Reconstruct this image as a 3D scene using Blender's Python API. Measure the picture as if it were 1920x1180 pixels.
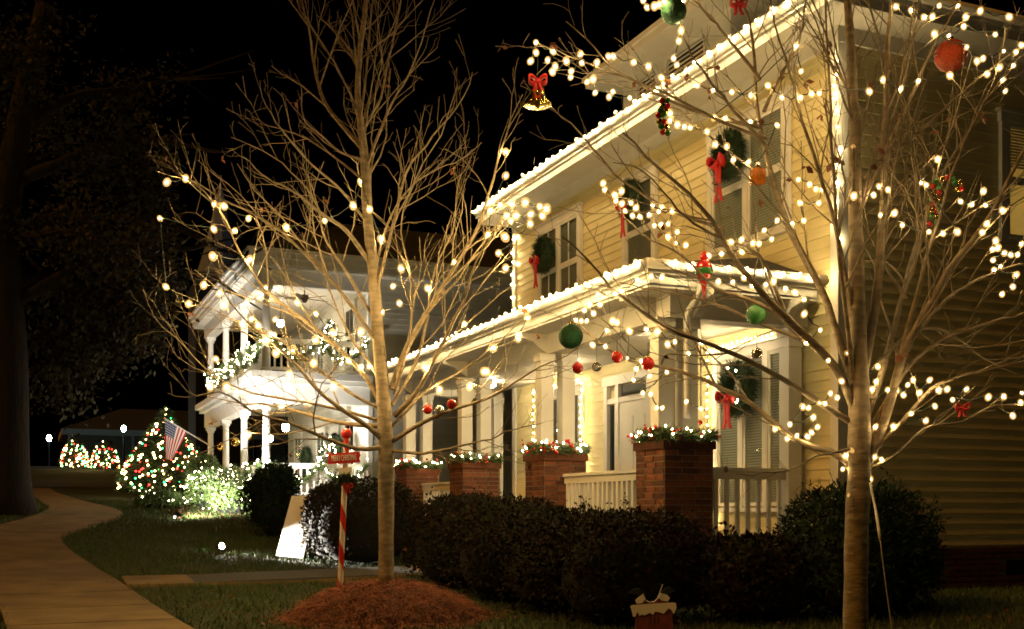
import bpy, bmesh, math, random
import numpy as np
from mathutils import Vector, Matrix
R_ = math.radians
rng = np.random.default_rng(11)
random.seed(11)
S = bpy.context.scene
for o in list(bpy.data.objects): bpy.data.objects.remove(o)
C = S.collection

# ------------------------------------------------------------------ camera, sky, sun, exposure
YAW, FPX, HOR, EYE = R_(23.2), 2120.0, 957.0, 1.2
cd = bpy.data.cameras.new('camera'); cam = bpy.data.objects.new('camera', cd); C.objects.link(cam)
cam.location = (0, 0, EYE); cam.rotation_euler = (R_(90), 0, -YAW)
cd.sensor_width = 36; cd.lens = FPX/1920*36; cd.shift_y = (HOR-590)/1920; cd.clip_end = 600; cd.clip_start = .05
S.camera = cam
SUN_EL, SUN_AZ = R_(38), R_(-93)          # direction to the light: azimuth from +Y, clockwise
w = bpy.data.worlds.new('World'); S.world = w; w.use_nodes = True
nt = w.node_tree; bg = nt.nodes['Background']
sky = nt.nodes.new('ShaderNodeTexSky'); sky.sky_type = 'NISHITA'; sky.sun_disc = False
sky.sun_elevation = R_(-9); sky.sun_rotation = SUN_AZ
nt.links.new(sky.outputs[0], bg.inputs[0]); bg.inputs[1].default_value = .05
sl = bpy.data.lights.new('sun', 'SUN'); sun = bpy.data.objects.new('sun', sl); C.objects.link(sun)
sl.energy = .85; sl.angle = R_(4); sl.color = (1, .42, .045)
sd = Vector((math.sin(SUN_AZ)*math.cos(SUN_EL), math.cos(SUN_AZ)*math.cos(SUN_EL), math.sin(SUN_EL)))
sun.rotation_euler = sd.to_track_quat('Z', 'Y').to_euler()
S.view_settings.view_transform = 'Standard'; S.view_settings.look = 'None'
S.view_settings.exposure = 0; S.view_settings.gamma = 1; S.view_settings.use_curve_mapping = False
S.render.engine = 'CYCLES'; S.cycles.use_denoising = True; S.cycles.use_light_tree = True
S.cycles.max_bounces = 5; S.cycles.diffuse_bounces = 3; S.cycles.glossy_bounces = 3
S.cycles.transmission_bounces = 4; S.cycles.transparent_max_bounces = 8
S.cycles.caustics_reflective = False; S.cycles.caustics_refractive = False
S.cycles.sample_clamp_indirect = 4; S.cycles.filter_width = 1.7

# measured points: the direction of an image point from the camera, and back
FW = np.array([math.sin(YAW), math.cos(YAW)]); RT = np.array([math.cos(YAW), -math.sin(YAW)])
def ray(u, v, d):
    p = d*(FW + (u-960)/FPX*RT); return np.array([p[0], p[1], EYE + (HOR-v)/FPX*d])
def proj(P):
    P = np.asarray(P, float).reshape(-1, 3); d = P[:, :2] @ FW
    return 960 + FPX*(P[:, :2] @ RT)/d, HOR - FPX*(P[:, 2]-EYE)/d, d

# ------------------------------------------------------------------ materials
MAT = {}
def mat(name, col, rough=.6, metal=0, noise=0, scale=20, bump=0, bscale=60, col2=None, rand=0, emit=None, estr=0,
        stretch=(1, 1, 1), spec=.5, coat=0, trans=0, bdist=.01):
    if name in MAT: return MAT[name]
    m = bpy.data.materials.new(name); m.use_nodes = True; n = m.node_tree.nodes; l = m.node_tree.links
    b = n['Principled BSDF']; b.inputs['Roughness'].default_value = rough; b.inputs['Metallic'].default_value = metal
    b.inputs['Base Color'].default_value = (*col, 1); b.inputs['Specular IOR Level'].default_value = spec
    b.inputs['Coat Weight'].default_value = coat; b.inputs['Transmission Weight'].default_value = trans
    tc = n.new('ShaderNodeTexCoord'); mp = n.new('ShaderNodeMapping'); mp.inputs['Scale'].default_value = stretch
    l.new(tc.outputs['Object'], mp.inputs[0])
    src = None
    if noise or col2:
        t = n.new('ShaderNodeTexNoise'); t.inputs['Scale'].default_value = scale; t.inputs['Detail'].default_value = 6
        l.new(mp.outputs[0], t.inputs['Vector'])
        cr = n.new('ShaderNodeValToRGB'); c2 = col2 or tuple(c*(1-noise) for c in col)
        cr.color_ramp.elements[0].position = .36; cr.color_ramp.elements[1].position = .64
        cr.color_ramp.elements[0].color = (*c2, 1); cr.color_ramp.elements[1].color = (*col, 1)
        l.new(t.outputs[0], cr.inputs[0]); src = cr.outputs[0]
    if rand:
        oi = n.new('ShaderNodeObjectInfo'); hs = n.new('ShaderNodeHueSaturation'); mr = n.new('ShaderNodeMapRange')
        mr.inputs[3].default_value = 1-rand; mr.inputs[4].default_value = 1+rand
        l.new(oi.outputs['Random'], mr.inputs[0]); l.new(mr.outputs[0], hs.inputs['Value'])
        hs.inputs['Color'].default_value = (*col, 1)
        if src: l.new(src, hs.inputs['Color'])
        src = hs.outputs[0]
    if src: l.new(src, b.inputs['Base Color'])
    if bump:
        t2 = n.new('ShaderNodeTexNoise'); t2.inputs['Scale'].default_value = bscale; t2.inputs['Detail'].default_value = 5
        l.new(mp.outputs[0], t2.inputs['Vector'])
        bp = n.new('ShaderNodeBump'); bp.inputs['Strength'].default_value = bump; bp.inputs['Distance'].default_value = bdist
        l.new(t2.outputs[0], bp.inputs['Height']); l.new(bp.outputs[0], b.inputs['Normal'])
    if emit:
        b.inputs['Emission Color'].default_value = (*emit, 1); b.inputs['Emission Strength'].default_value = estr
    MAT[name] = m; return m
WARM = (1, .68, .30)
mat('white_paint', (.74, .71, .64), .5, noise=.10, scale=3, bump=.15, bscale=40)
mat('cool_white_paint', (.84, .83, .79), .5, noise=.08, scale=3, bump=.15, bscale=40)
mat('yellow_siding', (.76, .66, .36), .55, noise=.10, scale=2.2, bump=.25, bscale=30, stretch=(1, 1, 6), rand=.05)
mat('cream_siding', (.60, .58, .50), .55, noise=.10, scale=2, bump=.2, bscale=30, rand=.05)
mat('brick', (.17, .052, .020), .85, noise=.45, scale=14, bump=.6, bscale=70, rand=.5)
mat('mortar', (.30, .25, .19), .95, noise=.3, scale=30, bump=.5, bscale=120)
mat('shingle', (.045, .042, .04), .9, noise=.5, scale=12, bump=.5, bscale=50)
mat('floor_board', (.28, .27, .25), .7, noise=.3, scale=6, stretch=(1, 8, 1))
mat('pane', (.03, .035, .04), .06, spec=.7, noise=.1, scale=1)
mat('curtain_reflection', (.26, .25, .21), .9, noise=.35, scale=9, stretch=(6, 6, .4)); mat('interior', (.60, .50, .34), .9, noise=.1)  # grey window backing: part curtain, part pane reflection put into its colour
mat('night_pane', (.012, .013, .016), .05, spec=.7)
mat('blind', (.42, .42, .38), .6, noise=.1, scale=5)
mat('bark', (.30, .235, .15), .85, noise=.45, scale=9, bump=.7, bscale=22, stretch=(1, 1, 3), col2=(.16, .12, .07))
mat('twig', (.24, .165, .10), .8, noise=.6, scale=9)
mat('oak_bark', (.016, .009, .005), .95, noise=.5, scale=5, bump=1, bscale=14, stretch=(1, 1, .25), bdist=.05)
mat('concrete', (.20, .13, .045), .9, noise=.42, scale=1.7, bump=.5, bscale=90, rand=.07)
mat('joint', (.06, .055, .045), 1)
mat('lawn', (.024, .040, .009), 1, col2=(.038, .036, .012), scale=1.3, bump=1, bscale=60, bdist=.03)
mat('grass', (.036, .085, .010), .8, col2=(.066, .074, .018), scale=1.6)
mat('asphalt', (.045, .045, .047), .9, noise=.3, scale=20, bump=.4, bscale=150)
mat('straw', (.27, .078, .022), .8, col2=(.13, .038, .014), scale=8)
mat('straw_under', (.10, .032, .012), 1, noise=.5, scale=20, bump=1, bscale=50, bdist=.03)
mat('bush_leaf', (.008, .012, .004), .75, spec=.12, col2=(.017, .007, .003), scale=5)
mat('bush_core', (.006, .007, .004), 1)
mat('juniper', (.012, .028, .008), .75, spec=.15, col2=(.007, .015, .006), scale=6)
mat('lit_leaf', (.07, .12, .025), .5, col2=(.045, .08, .02), scale=6)
mat('oak_leaf', (.045, .036, .008), .8, col2=(.018, .015, .005), scale=2)
mat('dry_leaf', (.20, .06, .02), .7)
mat('fir', (.016, .04, .014), .7, col2=(.03, .06, .02), scale=12)
mat('red_ribbon', (.62, .016, .014), .5, noise=.3, scale=30)
mat('red_ball', (.62, .02, .015), .18, coat=.5, spec=.6)
mat('red_glitter', (.62, .075, .015), .35, noise=.5, scale=90, bump=1, bscale=160, metal=.5)
mat('amber_glass', (.75, .22, .02), .2, noise=.5, scale=25, metal=.2, coat=.5)
mat('green_glitter', (.035, .16, .055), .35, noise=.45, scale=70, bump=1, bscale=170, metal=.4)
mat('green_ball', (.05, .22, .04), .2, coat=.4)
mat('silver', (.75, .75, .72), .15, metal=.8)
mat('gold', (.80, .55, .14), .18, metal=1)
mat('clear_ball', (.9, .9, .88), .03, trans=.9)
mat('wire', (.012, .022, .014), .6)
mat('cord_grey', (.20, .17, .12), .6)
mat('plug_white', (.7, .68, .62), .5)
mat('red_paint', (.58, .022, .018), .4, noise=.15, scale=15)
mat('pole_white', (.72, .66, .54), .4, noise=.1, scale=15)
mat('sign_white', (.80, .76, .66), .6)
mat('board_white', (.82, .82, .80), .6, noise=.05, scale=8)
mat('dark_metal', (.03, .03, .032), .4, metal=.6)
mat('fan_wood', (.07, .035, .02), .4)
mat('flag_red', (.50, .03, .04), .7); mat('flag_white', (.78, .76, .72), .7); mat('flag_blue', (.03, .04, .14), .7)
mat('maroon', (.09, .012, .015), .9, noise=.4, scale=20)
mat('chimney_red', (.16, .028, .012), .8, noise=.35, scale=12)
mat('snow_paint', (.62, .55, .44), .6)
mat('black_paint', (.012, .012, .012), .4)
mat('spire', (.22, .26, .36), .6, noise=.3, scale=1.2)
mat('far_wall', (.16, .11, .07), .9, noise=.2, scale=2); mat('far_trim', (.35, .33, .30), .8)
mat('car_paint', (.02, .022, .028), .25, coat=1); mat('tyre', (.012, .012, .012), .8); mat('car_glass', (.01, .012, .014), .05)
mat('straw_brown', (.16, .085, .04), .9, noise=.4, scale=10)
def glow(name, col, s):
    m = bpy.data.materials.new(name); m.use_nodes = True; n = m.node_tree.nodes; n.clear()
    e = n.new('ShaderNodeEmission'); o = n.new('ShaderNodeOutputMaterial')
    e.inputs[0].default_value = (*col, 1); e.inputs[1].default_value = s
    m.node_tree.links.new(e.outputs[0], o.inputs[0]); MAT[name] = m
glow('bulb_tree', (1, .70, .30), 160); glow('bulb_far', (1, .68, .26), 1100); glow('bulb_eave', (1, .74, .34), 820); glow('bulb_window', (1, .74, .34), 600)
glow('bulb_mini', (1, .80, .46), 60)
def shell(name, col, s):
    glow(name, col, s); m = MAT[name]; n = m.node_tree.nodes; l = m.node_tree.links
    a = n.new('ShaderNodeAddShader'); t = n.new('ShaderNodeBsdfTransparent'); e = [x for x in n if x.type == 'EMISSION'][0]; o = [x for x in n if x.type == 'OUTPUT_MATERIAL'][0]
    l.new(e.outputs[0], a.inputs[0]); l.new(t.outputs[0], a.inputs[1]); l.new(a.outputs[0], o.inputs[0]); m.cycles.emission_sampling = 'NONE'
shell('bulb_shell', (1, .56, .16), .55)
glow('glow_yellow', (1, .70, .25), 30); glow('glow_red', (1, .03, .02), 14); glow('glow_green', (.05, 1, .25), 10)
glow('lamp_white', (1, .86, .66), 40); glow('flood', (1, .95, .86), 300); glow('street_glow', (.55, 1, .92), 220)
glow('street_blue', (.55, .85, 1), 220); glow('shade_glow', (1, .72, .30), 7); glow('lantern', (1, .82, .56), 330)
glow('added_porch_lamp', (1, .78, .45), 210); glow('lantern_hot', (1, .86, .62), 240); glow('headlight', (1, .95, .88), 120); glow('taillight', (1, .04, .02), 30)

# ------------------------------------------------------------------ mesh helpers
W = {}
class M:
    def __init__(s): s.v = []; s.f = []; s.mi = []; s.n = 0
    def add(s, v, f, k=0):
        v = np.asarray(v, float); s.v.append(v); b = s.n
        for q in f: s.f.append(tuple(i+b for i in q)); s.mi.append(k)
        s.n += len(v)
    def box(s, x0, x1, y0, y1, z0, z1, T=None, k=0):
        v = np.array([(x, y, z) for z in (z0, z1) for x, y in ((x0, y0), (x1, y0), (x1, y1), (x0, y1))], float)
        if T is not None: v = T(v)
        s.add(v, [(3, 2, 1, 0), (4, 5, 6, 7), (0, 1, 5, 4), (1, 2, 6, 5), (2, 3, 7, 6), (3, 0, 4, 7)], k)
    def tube(s, P, r, n=6, cap=True, k=0):
        P = np.asarray(P, float); m = len(P); r = np.broadcast_to(np.asarray(r, float), (m,))
        t = np.gradient(P, axis=0); t /= np.linalg.norm(t, axis=1)[:, None]+1e-9
        up = np.array([0, 0, 1.]) if abs(t[0, 2]) < .9 else np.array([1., 0, 0])
        a = np.cross(up, t[0]); a /= np.linalg.norm(a)
        ang = np.arange(n)*2*math.pi/n; ca, sa = np.cos(ang), np.sin(ang); V = []
        for i in range(m):
            a = a - t[i]*(a @ t[i]); a /= np.linalg.norm(a)+1e-9; b = np.cross(t[i], a)
            V.append(P[i] + r[i]*(ca[:, None]*a + sa[:, None]*b))
        f = []
        for i in range(m-1):
            for j in range(n):
                j2 = (j+1) % n; f.append((i*n+j, i*n+j2, (i+1)*n+j2, (i+1)*n+j))
        if cap: f.append(tuple(range(n))[::-1]); f.append(tuple((m-1)*n+j for j in range(n)))
        s.add(np.vstack(V), f, k)
    def lathe(s, prof, c=(0, 0, 0), n=20, k=0):
        V = []; f = []; ang = np.arange(n)*2*math.pi/n
        for r, z in prof: V.append(np.c_[r*np.cos(ang)+c[0], r*np.sin(ang)+c[1], np.full(n, z+c[2])])
        for i in range(len(prof)-1):
            for j in range(n):
                j2 = (j+1) % n; f.append((i*n+j, i*n+j2, (i+1)*n+j2, (i+1)*n+j))
        f.append(tuple(range(n))[::-1]); f.append(tuple((len(prof)-1)*n+j for j in range(n)))
        s.add(np.vstack(V), f, k)
    def ball(s, c, r, n=18, k=0, sq=1):
        h = n//2; s.lathe([(max(1e-4, r*math.sin(math.pi*i/h)), -r*sq*math.cos(math.pi*i/h)) for i in range(h+1)], c, n, k)
    def prism(s, poly, T, th):
        P = np.array(poly, float); n = len(P)
        v = np.vstack([np.c_[P[:, 0], np.zeros(n), P[:, 1]], np.c_[P[:, 0], np.full(n, th), P[:, 1]]])
        s.add(T(v), [tuple(range(n)), tuple(range(2*n-1, n-1, -1))] + [(i, i+n, (i+1) % n+n, (i+1) % n) for i in range(n)])
    def quads(s, V4, k=0):
        V4 = np.asarray(V4, float); q = V4.shape[1]; b = s.n; n = len(V4); s.v.append(V4.reshape(-1, 3))
        idx = (np.arange(n*q).reshape(n, q)+b).tolist(); s.f += [tuple(x) for x in idx]; s.mi += [k]*n; s.n += n*q
    def mesh(s, name, mats, smooth=False, off=None):
        me = bpy.data.meshes.new(name); V = np.vstack(s.v) if s.v else np.zeros((0, 3))
        if off is not None: V = V - off
        me.from_pydata(V.tolist(), [], s.f)
        for x in (mats if isinstance(mats, (list, tuple)) else [mats]): me.materials.append(MAT[x])
        if len(me.materials) > 1: me.polygons.foreach_set('material_index', s.mi)
        if smooth: me.polygons.foreach_set('use_smooth', [True]*len(me.polygons))
        me.update(); return me
    def build(s, name, mats, parent=None, smooth=False, origin=None):
        w0 = W[parent.name] if parent else np.array(origin if origin is not None else (0, 0, 0), float)
        o = bpy.data.objects.new(name, s.mesh(name, mats, smooth, w0)); C.objects.link(o)
        if parent: o.parent = parent
        else: o.location = w0
        W[o.name] = w0; return o
def inst(name, me, loc, parent, rot=None, scale=None):
    o = bpy.data.objects.new(name, me); C.objects.link(o); o.parent = parent
    o.location = Vector(np.asarray(loc, float) - W[parent.name])
    if rot is not None: o.rotation_euler = rot
    if scale is not None: o.scale = scale
    return o
def tag(o, label, cat, group=None):
    o['label'] = label; o['category'] = cat
    if group: o['group'] = group
    return o
def thing(name, label, cat, loc, group=None):
    o = bpy.data.objects.new(name, None); o.empty_display_size = .1; C.objects.link(o); o.location = loc
    W[o.name] = np.array(loc, float); return tag(o, label, cat, group)
def kind(o, k): o['kind'] = k; return o
def wallX(X0, Yc): return lambda v: np.c_[X0 - v[:, 1], Yc + v[:, 0], v[:, 2]]          # outward is -X
def wallY(Y0, Xc): return lambda v: np.c_[Xc - v[:, 0], Y0 - v[:, 1], v[:, 2]]          # outward is -Y
def spline(P, n):
    P = np.asarray(P, float); d = np.r_[0, np.cumsum(np.linalg.norm(np.diff(P, axis=0), axis=1))]
    Q = np.vstack([2*P[0]-P[1], P, 2*P[-1]-P[-2]]); out = []
    for s in np.linspace(0, d[-1], n):
        i = min(max(np.searchsorted(d, s, 'right')-1, 0), len(P)-2); t = (s-d[i])/max(d[i+1]-d[i], 1e-9)
        a, b, c, e = Q[i], Q[i+1], Q[i+2], Q[i+3]
        out.append(.5*(2*b + (c-a)*t + (2*a-5*b+4*c-e)*t*t + (3*b-a-3*c+e)*t**3))
    return np.array(out)
def bulbmesh(name, m, r, core=.42, shell_=True):
    bm = bmesh.new(); bmesh.ops.create_icosphere(bm, subdivisions=1, radius=r*core)
    if shell_:
        k = len(bm.faces); bmesh.ops.create_icosphere(bm, subdivisions=2, radius=r)
        bm.faces.ensure_lookup_table()
        for f in bm.faces[k:]: f.material_index = 1
    for v in bm.verts: v.co.z *= 1.25
    me = bpy.data.meshes.new(name); bm.to_mesh(me); bm.free(); me.materials.append(MAT[m])
    if shell_: me.materials.append(MAT['bulb_shell'])
    me.polygons.foreach_set('use_smooth', [True]*len(me.polygons)); return me
BULB = {'tree': bulbmesh('bulb', 'bulb_tree', .021), 'far': bulbmesh('bulb', 'bulb_far', .040, .34), 'eave': bulbmesh('bulb', 'bulb_eave', .026, .40),
        'window': bulbmesh('bulb', 'bulb_window', .016), 'mini': bulbmesh('bulb', 'bulb_mini', .011, 1, False), 'minifar': bulbmesh('bulb', 'bulb_mini', .018, 1, False)}
def lights(name, label, pts, kindk, wire=True, group=None, sag=.03, wr=.004):
    pts = np.asarray(pts, float); r = thing(name, label, 'string lights', pts[0], group)
    if wire:
        m = M(); P = []
        for a, b in zip(pts[:-1], pts[1:]):
            P.append(a); P.append((a+b)/2 - np.array([0, 0, min(sag, .15*np.linalg.norm(b-a))]))
        P.append(pts[-1]); m.tube(np.array(P)+np.array([0, 0, .018]), wr, 4); m.build('wire', 'wire', r)
    for p in pts: k = random.uniform(.78, 1.14); inst('bulb', BULB[kindk], p, r, rot=(random.uniform(-.6, .6), random.uniform(-.6, .6), 0), scale=(k, k, k))
    return r

# ------------------------------------------------------------------ ground
PY = [-40, 0, 13, 19, 24, 30, 38, 48, 56, 62, 80, 100, 250]; PZ = [-.1, 0, .05, .35, .75, 1.2, 1.6, 2.05, 2.6, 3.3, 4.1, 4.5, 5.5]
def gz(x, y):
    x = np.asarray(x, float); y = np.asarray(y, float)
    z = sum(np.interp(y+k, PY, PZ) for k in (-1.5, -.5, .5, 1.5))/4
    return z + .05*np.clip(x-4, 0, 5)*np.clip((24-y)/6, 0, 1)
def g3(x, y): return np.array([x, y, float(gz(x, y))])
def sheet(xs, ys, dz=0):
    X, Y = np.meshgrid(xs, ys); V = np.c_[X.ravel(), Y.ravel(), gz(X, Y).ravel()+dz]; n = len(xs)
    m = M(); m.add(V, [(j*n+i, j*n+i+1, (j+1)*n+i+1, (j+1)*n+i) for j in range(len(ys)-1) for i in range(n-1)]); return m
xs = np.unique(np.r_[np.linspace(-200, -10, 20), np.linspace(-10, 20, 61), np.linspace(20, 200, 20)])
ys = np.unique(np.r_[np.linspace(-40, 5, 12), np.linspace(5, 66, 123), np.linspace(66, 250, 24)])
kind(sheet(xs, ys).build('ground', 'lawn', smooth=True), 'structure')
kind(sheet(np.linspace(-120, 120, 61), np.linspace(48.5, 55.5, 12), .03).build('road', 'asphalt', smooth=True), 'structure')
# pavement: slabs along a curved line
cy = [-6, 5, 11.8, 15.8, 18.5, 22.5, 25, 28, 31, 34, 38, 42, 47.5]; cx = [.95, .85, .62, .37, .08, -.28, .25, 1.1, 1.25, .95, .7, .5, .35]
cw = [1.6, 1.6, 1.6, 1.6, 1.65, 1.75, 1.8, 1.9, 1.5, 1.25, 1.0, .9, .9]
cl = spline(np.c_[cx, cy, cw], 420); Larc = np.r_[0, np.cumsum(np.linalg.norm(np.diff(cl[:, :2], axis=0), axis=1))]
def strip(m, a, b, top, bot, inset=0):
    q = np.array([[np.interp(s, Larc, cl[:, i]) for i in range(3)] for s in np.linspace(a, b, max(7, int((b-a)/.25)))])
    t = np.gradient(q[:, :2], axis=0); t /= np.linalg.norm(t, axis=1)[:, None]; nn = np.c_[t[:, 1], -t[:, 0]]; hw = (q[:, 2]/2-inset)[:, None]
    Lp = q[:, :2]-nn*hw; Rp = q[:, :2]+nn*hw; n = len(q)
    V = []
    for dz in (top, bot):
        for side in (Lp, Rp): V.append(np.c_[side, gz(side[:, 0], side[:, 1])+dz])
    f = []
    for i in range(n-1):
        f += [(i, n+i, n+i+1, i+1), (2*n+i+1, 3*n+i+1, 3*n+i, 2*n+i), (i+1, 2*n+i+1, 2*n+i, i), (n+i, 3*n+i, 3*n+i+1, n+i+1)]
    f += [(0, 2*n, 3*n, n), (n-1, 2*n-1, 4*n-1, 3*n-1)]
    m.add(np.vstack(V), f)
mm = M(); strip(mm, 0, Larc[-1], .012, -.1, .03)
sw = kind(mm.build('pavement', 'joint'), 'structure')
s = 0
while s < Larc[-1]-.3:
    m = M(); strip(m, s+.018, min(s+1.5, Larc[-1])-.018, .035, -.05); m.build('paving_slab', 'concrete', sw); s += 1.5
m = M(); m.box(1.2, 5.9, 15.7, 16.75, -.1, .02)
v = m.v[0]; v[:, 2] += gz(v[:, 0], v[:, 1])
gp = kind(m.build('garden_path', 'joint'), 'structure')
for i in range(4):
    m = M(); m.box(1.2+i*1.18+.006, 1.2+(i+1)*1.18-.006, 15.67, 16.78, -.05, .038); v = m.v[0]; v[:, 2] += gz(v[:, 0], v[:, 1]); m.build('paving_slab', 'concrete', gp)
def in_path(x, y):
    d = np.abs(x-np.interp(y, cl[:, 1], cl[:, 0])) < np.interp(y, cl[:, 1], cl[:, 2])/2-.02
    return d | ((x > 1.2) & (x < 5.9) & (y > 15.66) & (y < 16.8))
N = 150000
d = np.sqrt(rng.uniform(8.5**2, 33**2, N)); u = rng.uniform(-60, 1980, N)
gx = d*(FW[0]+(u-960)/FPX*RT[0]); gy = d*(FW[1]+(u-960)/FPX*RT[1])
ok = ~in_path(gx, gy) & ~((gx > 6) & (gy > 9.8)) & ~((gx > 5) & (gy > 27))
gx, gy, d = gx[ok], gy[ok], d[ok]; n = len(gx)
hh = rng.uniform(.025, .07, n)*(1+.02*d); ww = .0035*(1+.09*d); th = rng.uniform(0, 2*math.pi, n); ln = rng.normal(0, .03, (n, 2))
z = gz(gx, gy); A = np.c_[gx-ww*np.cos(th), gy-ww*np.sin(th), z]; B = np.c_[gx+ww*np.cos(th), gy+ww*np.sin(th), z]; T = np.c_[gx+ln[:, 0], gy+ln[:, 1], z+hh]
m = M(); m.quads(np.stack([A, B, T], 1)); o = kind(m.build('grass', 'grass'), 'stuff'); tag(o, 'short dark lawn grass round the mound and the path', 'grass')
# fallen leaves on the lawn
n = 260; u = rng.uniform(200, 1900, n); d = rng.uniform(9.5, 17, n); q = np.array([ray(a, 957, b) for a, b in zip(u, d)])
ok = ~in_path(q[:, 0], q[:, 1]) & ~((q[:, 0] > 6) & (q[:, 1] > 9.8)); q = q[ok]
def cards(m, P, size, asp=.55, k=0, up=.3, nrm=None):
    P = np.asarray(P); n = len(P); t = rng.normal(size=(n, 3)); t[:, 2] += up; t /= np.linalg.norm(t, axis=1)[:, None]
    b = rng.normal(size=(n, 3)) if nrm is None else nrm + rng.normal(size=(n, 3))*.5
    b = np.cross(t, b); b /= np.linalg.norm(b, axis=1)[:, None]+1e-9
    L = (size*rng.uniform(.6, 1.3, n))[:, None]; w_ = L*asp*.5
    m.quads(np.stack([P, P+t*L*.5+b*w_, P+t*L, P+t*L*.5-b*w_], 1), k)
m = M(); q[:, 2] = gz(q[:, 0], q[:, 1])+.05; cards(m, q, .04, .7, up=0); tag(kind(m.build('fallen_leaves', 'dry_leaf'), 'stuff'), 'scattered fallen dry leaves on the dark lawn', 'leaves')

# ------------------------------------------------------------------ yellow house
FX, CY, FYF, SIDEX = 8.24, 10.07, 19.2, 14.5; FLZ, SIDZ = .77, 6.40
H1 = thing('yellow_house', 'two-storey yellow clapboard house with white porch and lit eaves', 'house', (FX, CY, .2))
E1 = .125
SW0, SW1, SWZ0, SWZ1 = 10.72, 11.58, 4.45, 5.82
m = M(); m.box(FX+.04, SIDEX, CY+.9, FYF-.04, FLZ, 6.6); m.box(FX+.04, SW0, CY+.04, CY+.899, FLZ, 6.6); m.box(SW1, SIDEX, CY+.04, CY+.899, FLZ, 6.6)
m.box(SW0, SW1, CY+.04, CY+.899, FLZ, SWZ0); m.box(SW0, SW1, CY+.04, CY+.899, SWZ1, 6.6); m.build('wall', 'yellow_siding', H1)
m = M(); m.box(SW0+.001, SW1-.001, CY+.88, CY+.895, SWZ0, SWZ1); m.build('room_wall', 'interior', H1)
def boards(root, mt, L, exp, z0, z1, T, th=.022, hole=None):
    m = M(); v = [(0, 0, 0), (L, 0, 0), (L, th, 0), (0, th, 0), (0, 0, exp), (L, 0, exp), (L, .006, exp+.012), (0, .006, exp+.012)]
    m.add(T(np.array(v, float)), [(3, 2, 1, 0), (4, 5, 6, 7), (0, 1, 5, 4), (1, 2, 6, 5), (2, 3, 7, 6), (3, 0, 4, 7)])
    me = m.mesh('siding_board', mt)
    z = z0; short = None
    if hole:
        short = []
        for a, b in hole[2:]:
            q = M(); vv = np.array(v, float); vv[:, 0] = np.where(vv[:, 0] > 0, b, a); q.add(T(vv), [(3, 2, 1, 0), (4, 5, 6, 7), (0, 1, 5, 4), (1, 2, 6, 5), (2, 3, 7, 6), (3, 0, 4, 7)]); short.append(q.mesh('siding_board', mt))
    while z < z1-.03:
        for x in (short if hole and z+exp > hole[0] and z < hole[1] else [me]): inst('siding_board', x, (0, 0, z), root)
        z += exp
LF = FYF-CY-.22
boards(H1, 'yellow_siding', LF, E1, FLZ+.02, SIDZ, wallX(FX+.04, CY+.11))
boards(H1, 'yellow_siding', SIDEX-FX-.2, E1, FLZ+.02, SIDZ, wallY(CY+.04, SIDEX), hole=(SWZ0, SWZ1, (0.001, SIDEX-SW1), (SIDEX-SW0, SIDEX-FX-.2)))
for (x0, x1, y0, y1) in ((FX-.005, FX+.14, CY-.005, CY+.13), (FX-.005, FX+.14, FYF-.13, FYF+.005)):
    m = M(); m.box(x0, x1, y0, y1, FLZ, SIDZ); m.build('corner_board', 'white_paint', H1)
m = M(); m.box(FX-.012, FX+.05, CY-.012, FYF+.012, SIDZ-.02, 6.56); m.box(FX+.05, SIDEX, CY-.012, CY+.05, SIDZ-.02, 6.56); m.build('frieze_board', 'white_paint', H1)
OV = .46
m = M(); m.box(FX-OV, SIDEX+OV, CY-OV, FYF+OV, 6.56, 6.60); m.build('soffit', 'white_paint', H1)
m = M()
for z0, z1, e in ((6.55, 6.66, .0), (6.66, 6.76, .035)):
    m.box(FX-OV-.03-e, FX-OV+.001, CY-OV-.03-e, FYF+OV+.03+e, z0, z1); m.box(FX-OV+.001, SIDEX+OV, CY-OV-.03-e, CY-OV+.001, z0, z1)
    m.box(FX-OV+.001, SIDEX+OV, FYF+OV-.001, FYF+OV+.03+e, z0, z1)
m.build('fascia', 'white_paint', H1)
def gutter(m, pts, w_=.11, h=.09):
    P = np.array(pts, float); m.tube(P, .055, 8)
m = M(); gutter(m, [(FX-OV-.10, FYF+OV, 6.75), (FX-OV-.10, CY-OV-.08, 6.75)]); gutter(m, [(FX-OV-.10, CY-OV-.10, 6.75), (SIDEX, CY-OV-.10, 6.75)]); m.build('gutter', 'white_paint', H1, True)
def hip(m, x0, x1, y0, y1, z0, rise, run):
    v = [(x0, y0, z0), (x1, y0, z0), (x1, y1, z0), (x0, y1, z0)]; xm = (x0+x1)/2; r = min(run, (x1-x0)/2-.01, (y1-y0)/2-.01)
    v += [(x0+r, y0+r, z0+rise), (x1-r, y0+r, z0+rise), (x1-r, y1-r, z0+rise), (x0+r, y1-r, z0+rise)]
    m.add(v, [(0, 1, 5, 4), (1, 2, 6, 5), (2, 3, 7, 6), (3, 0, 4, 7), (4, 5, 6, 7), (3, 2, 1, 0)])
m = M(); hip(m, FX-OV-.03, SIDEX+OV, CY-OV-.03, FYF+OV+.03, 6.77, 1.9, 3.3); RF = m.build('roof', 'shingle', H1)
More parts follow.
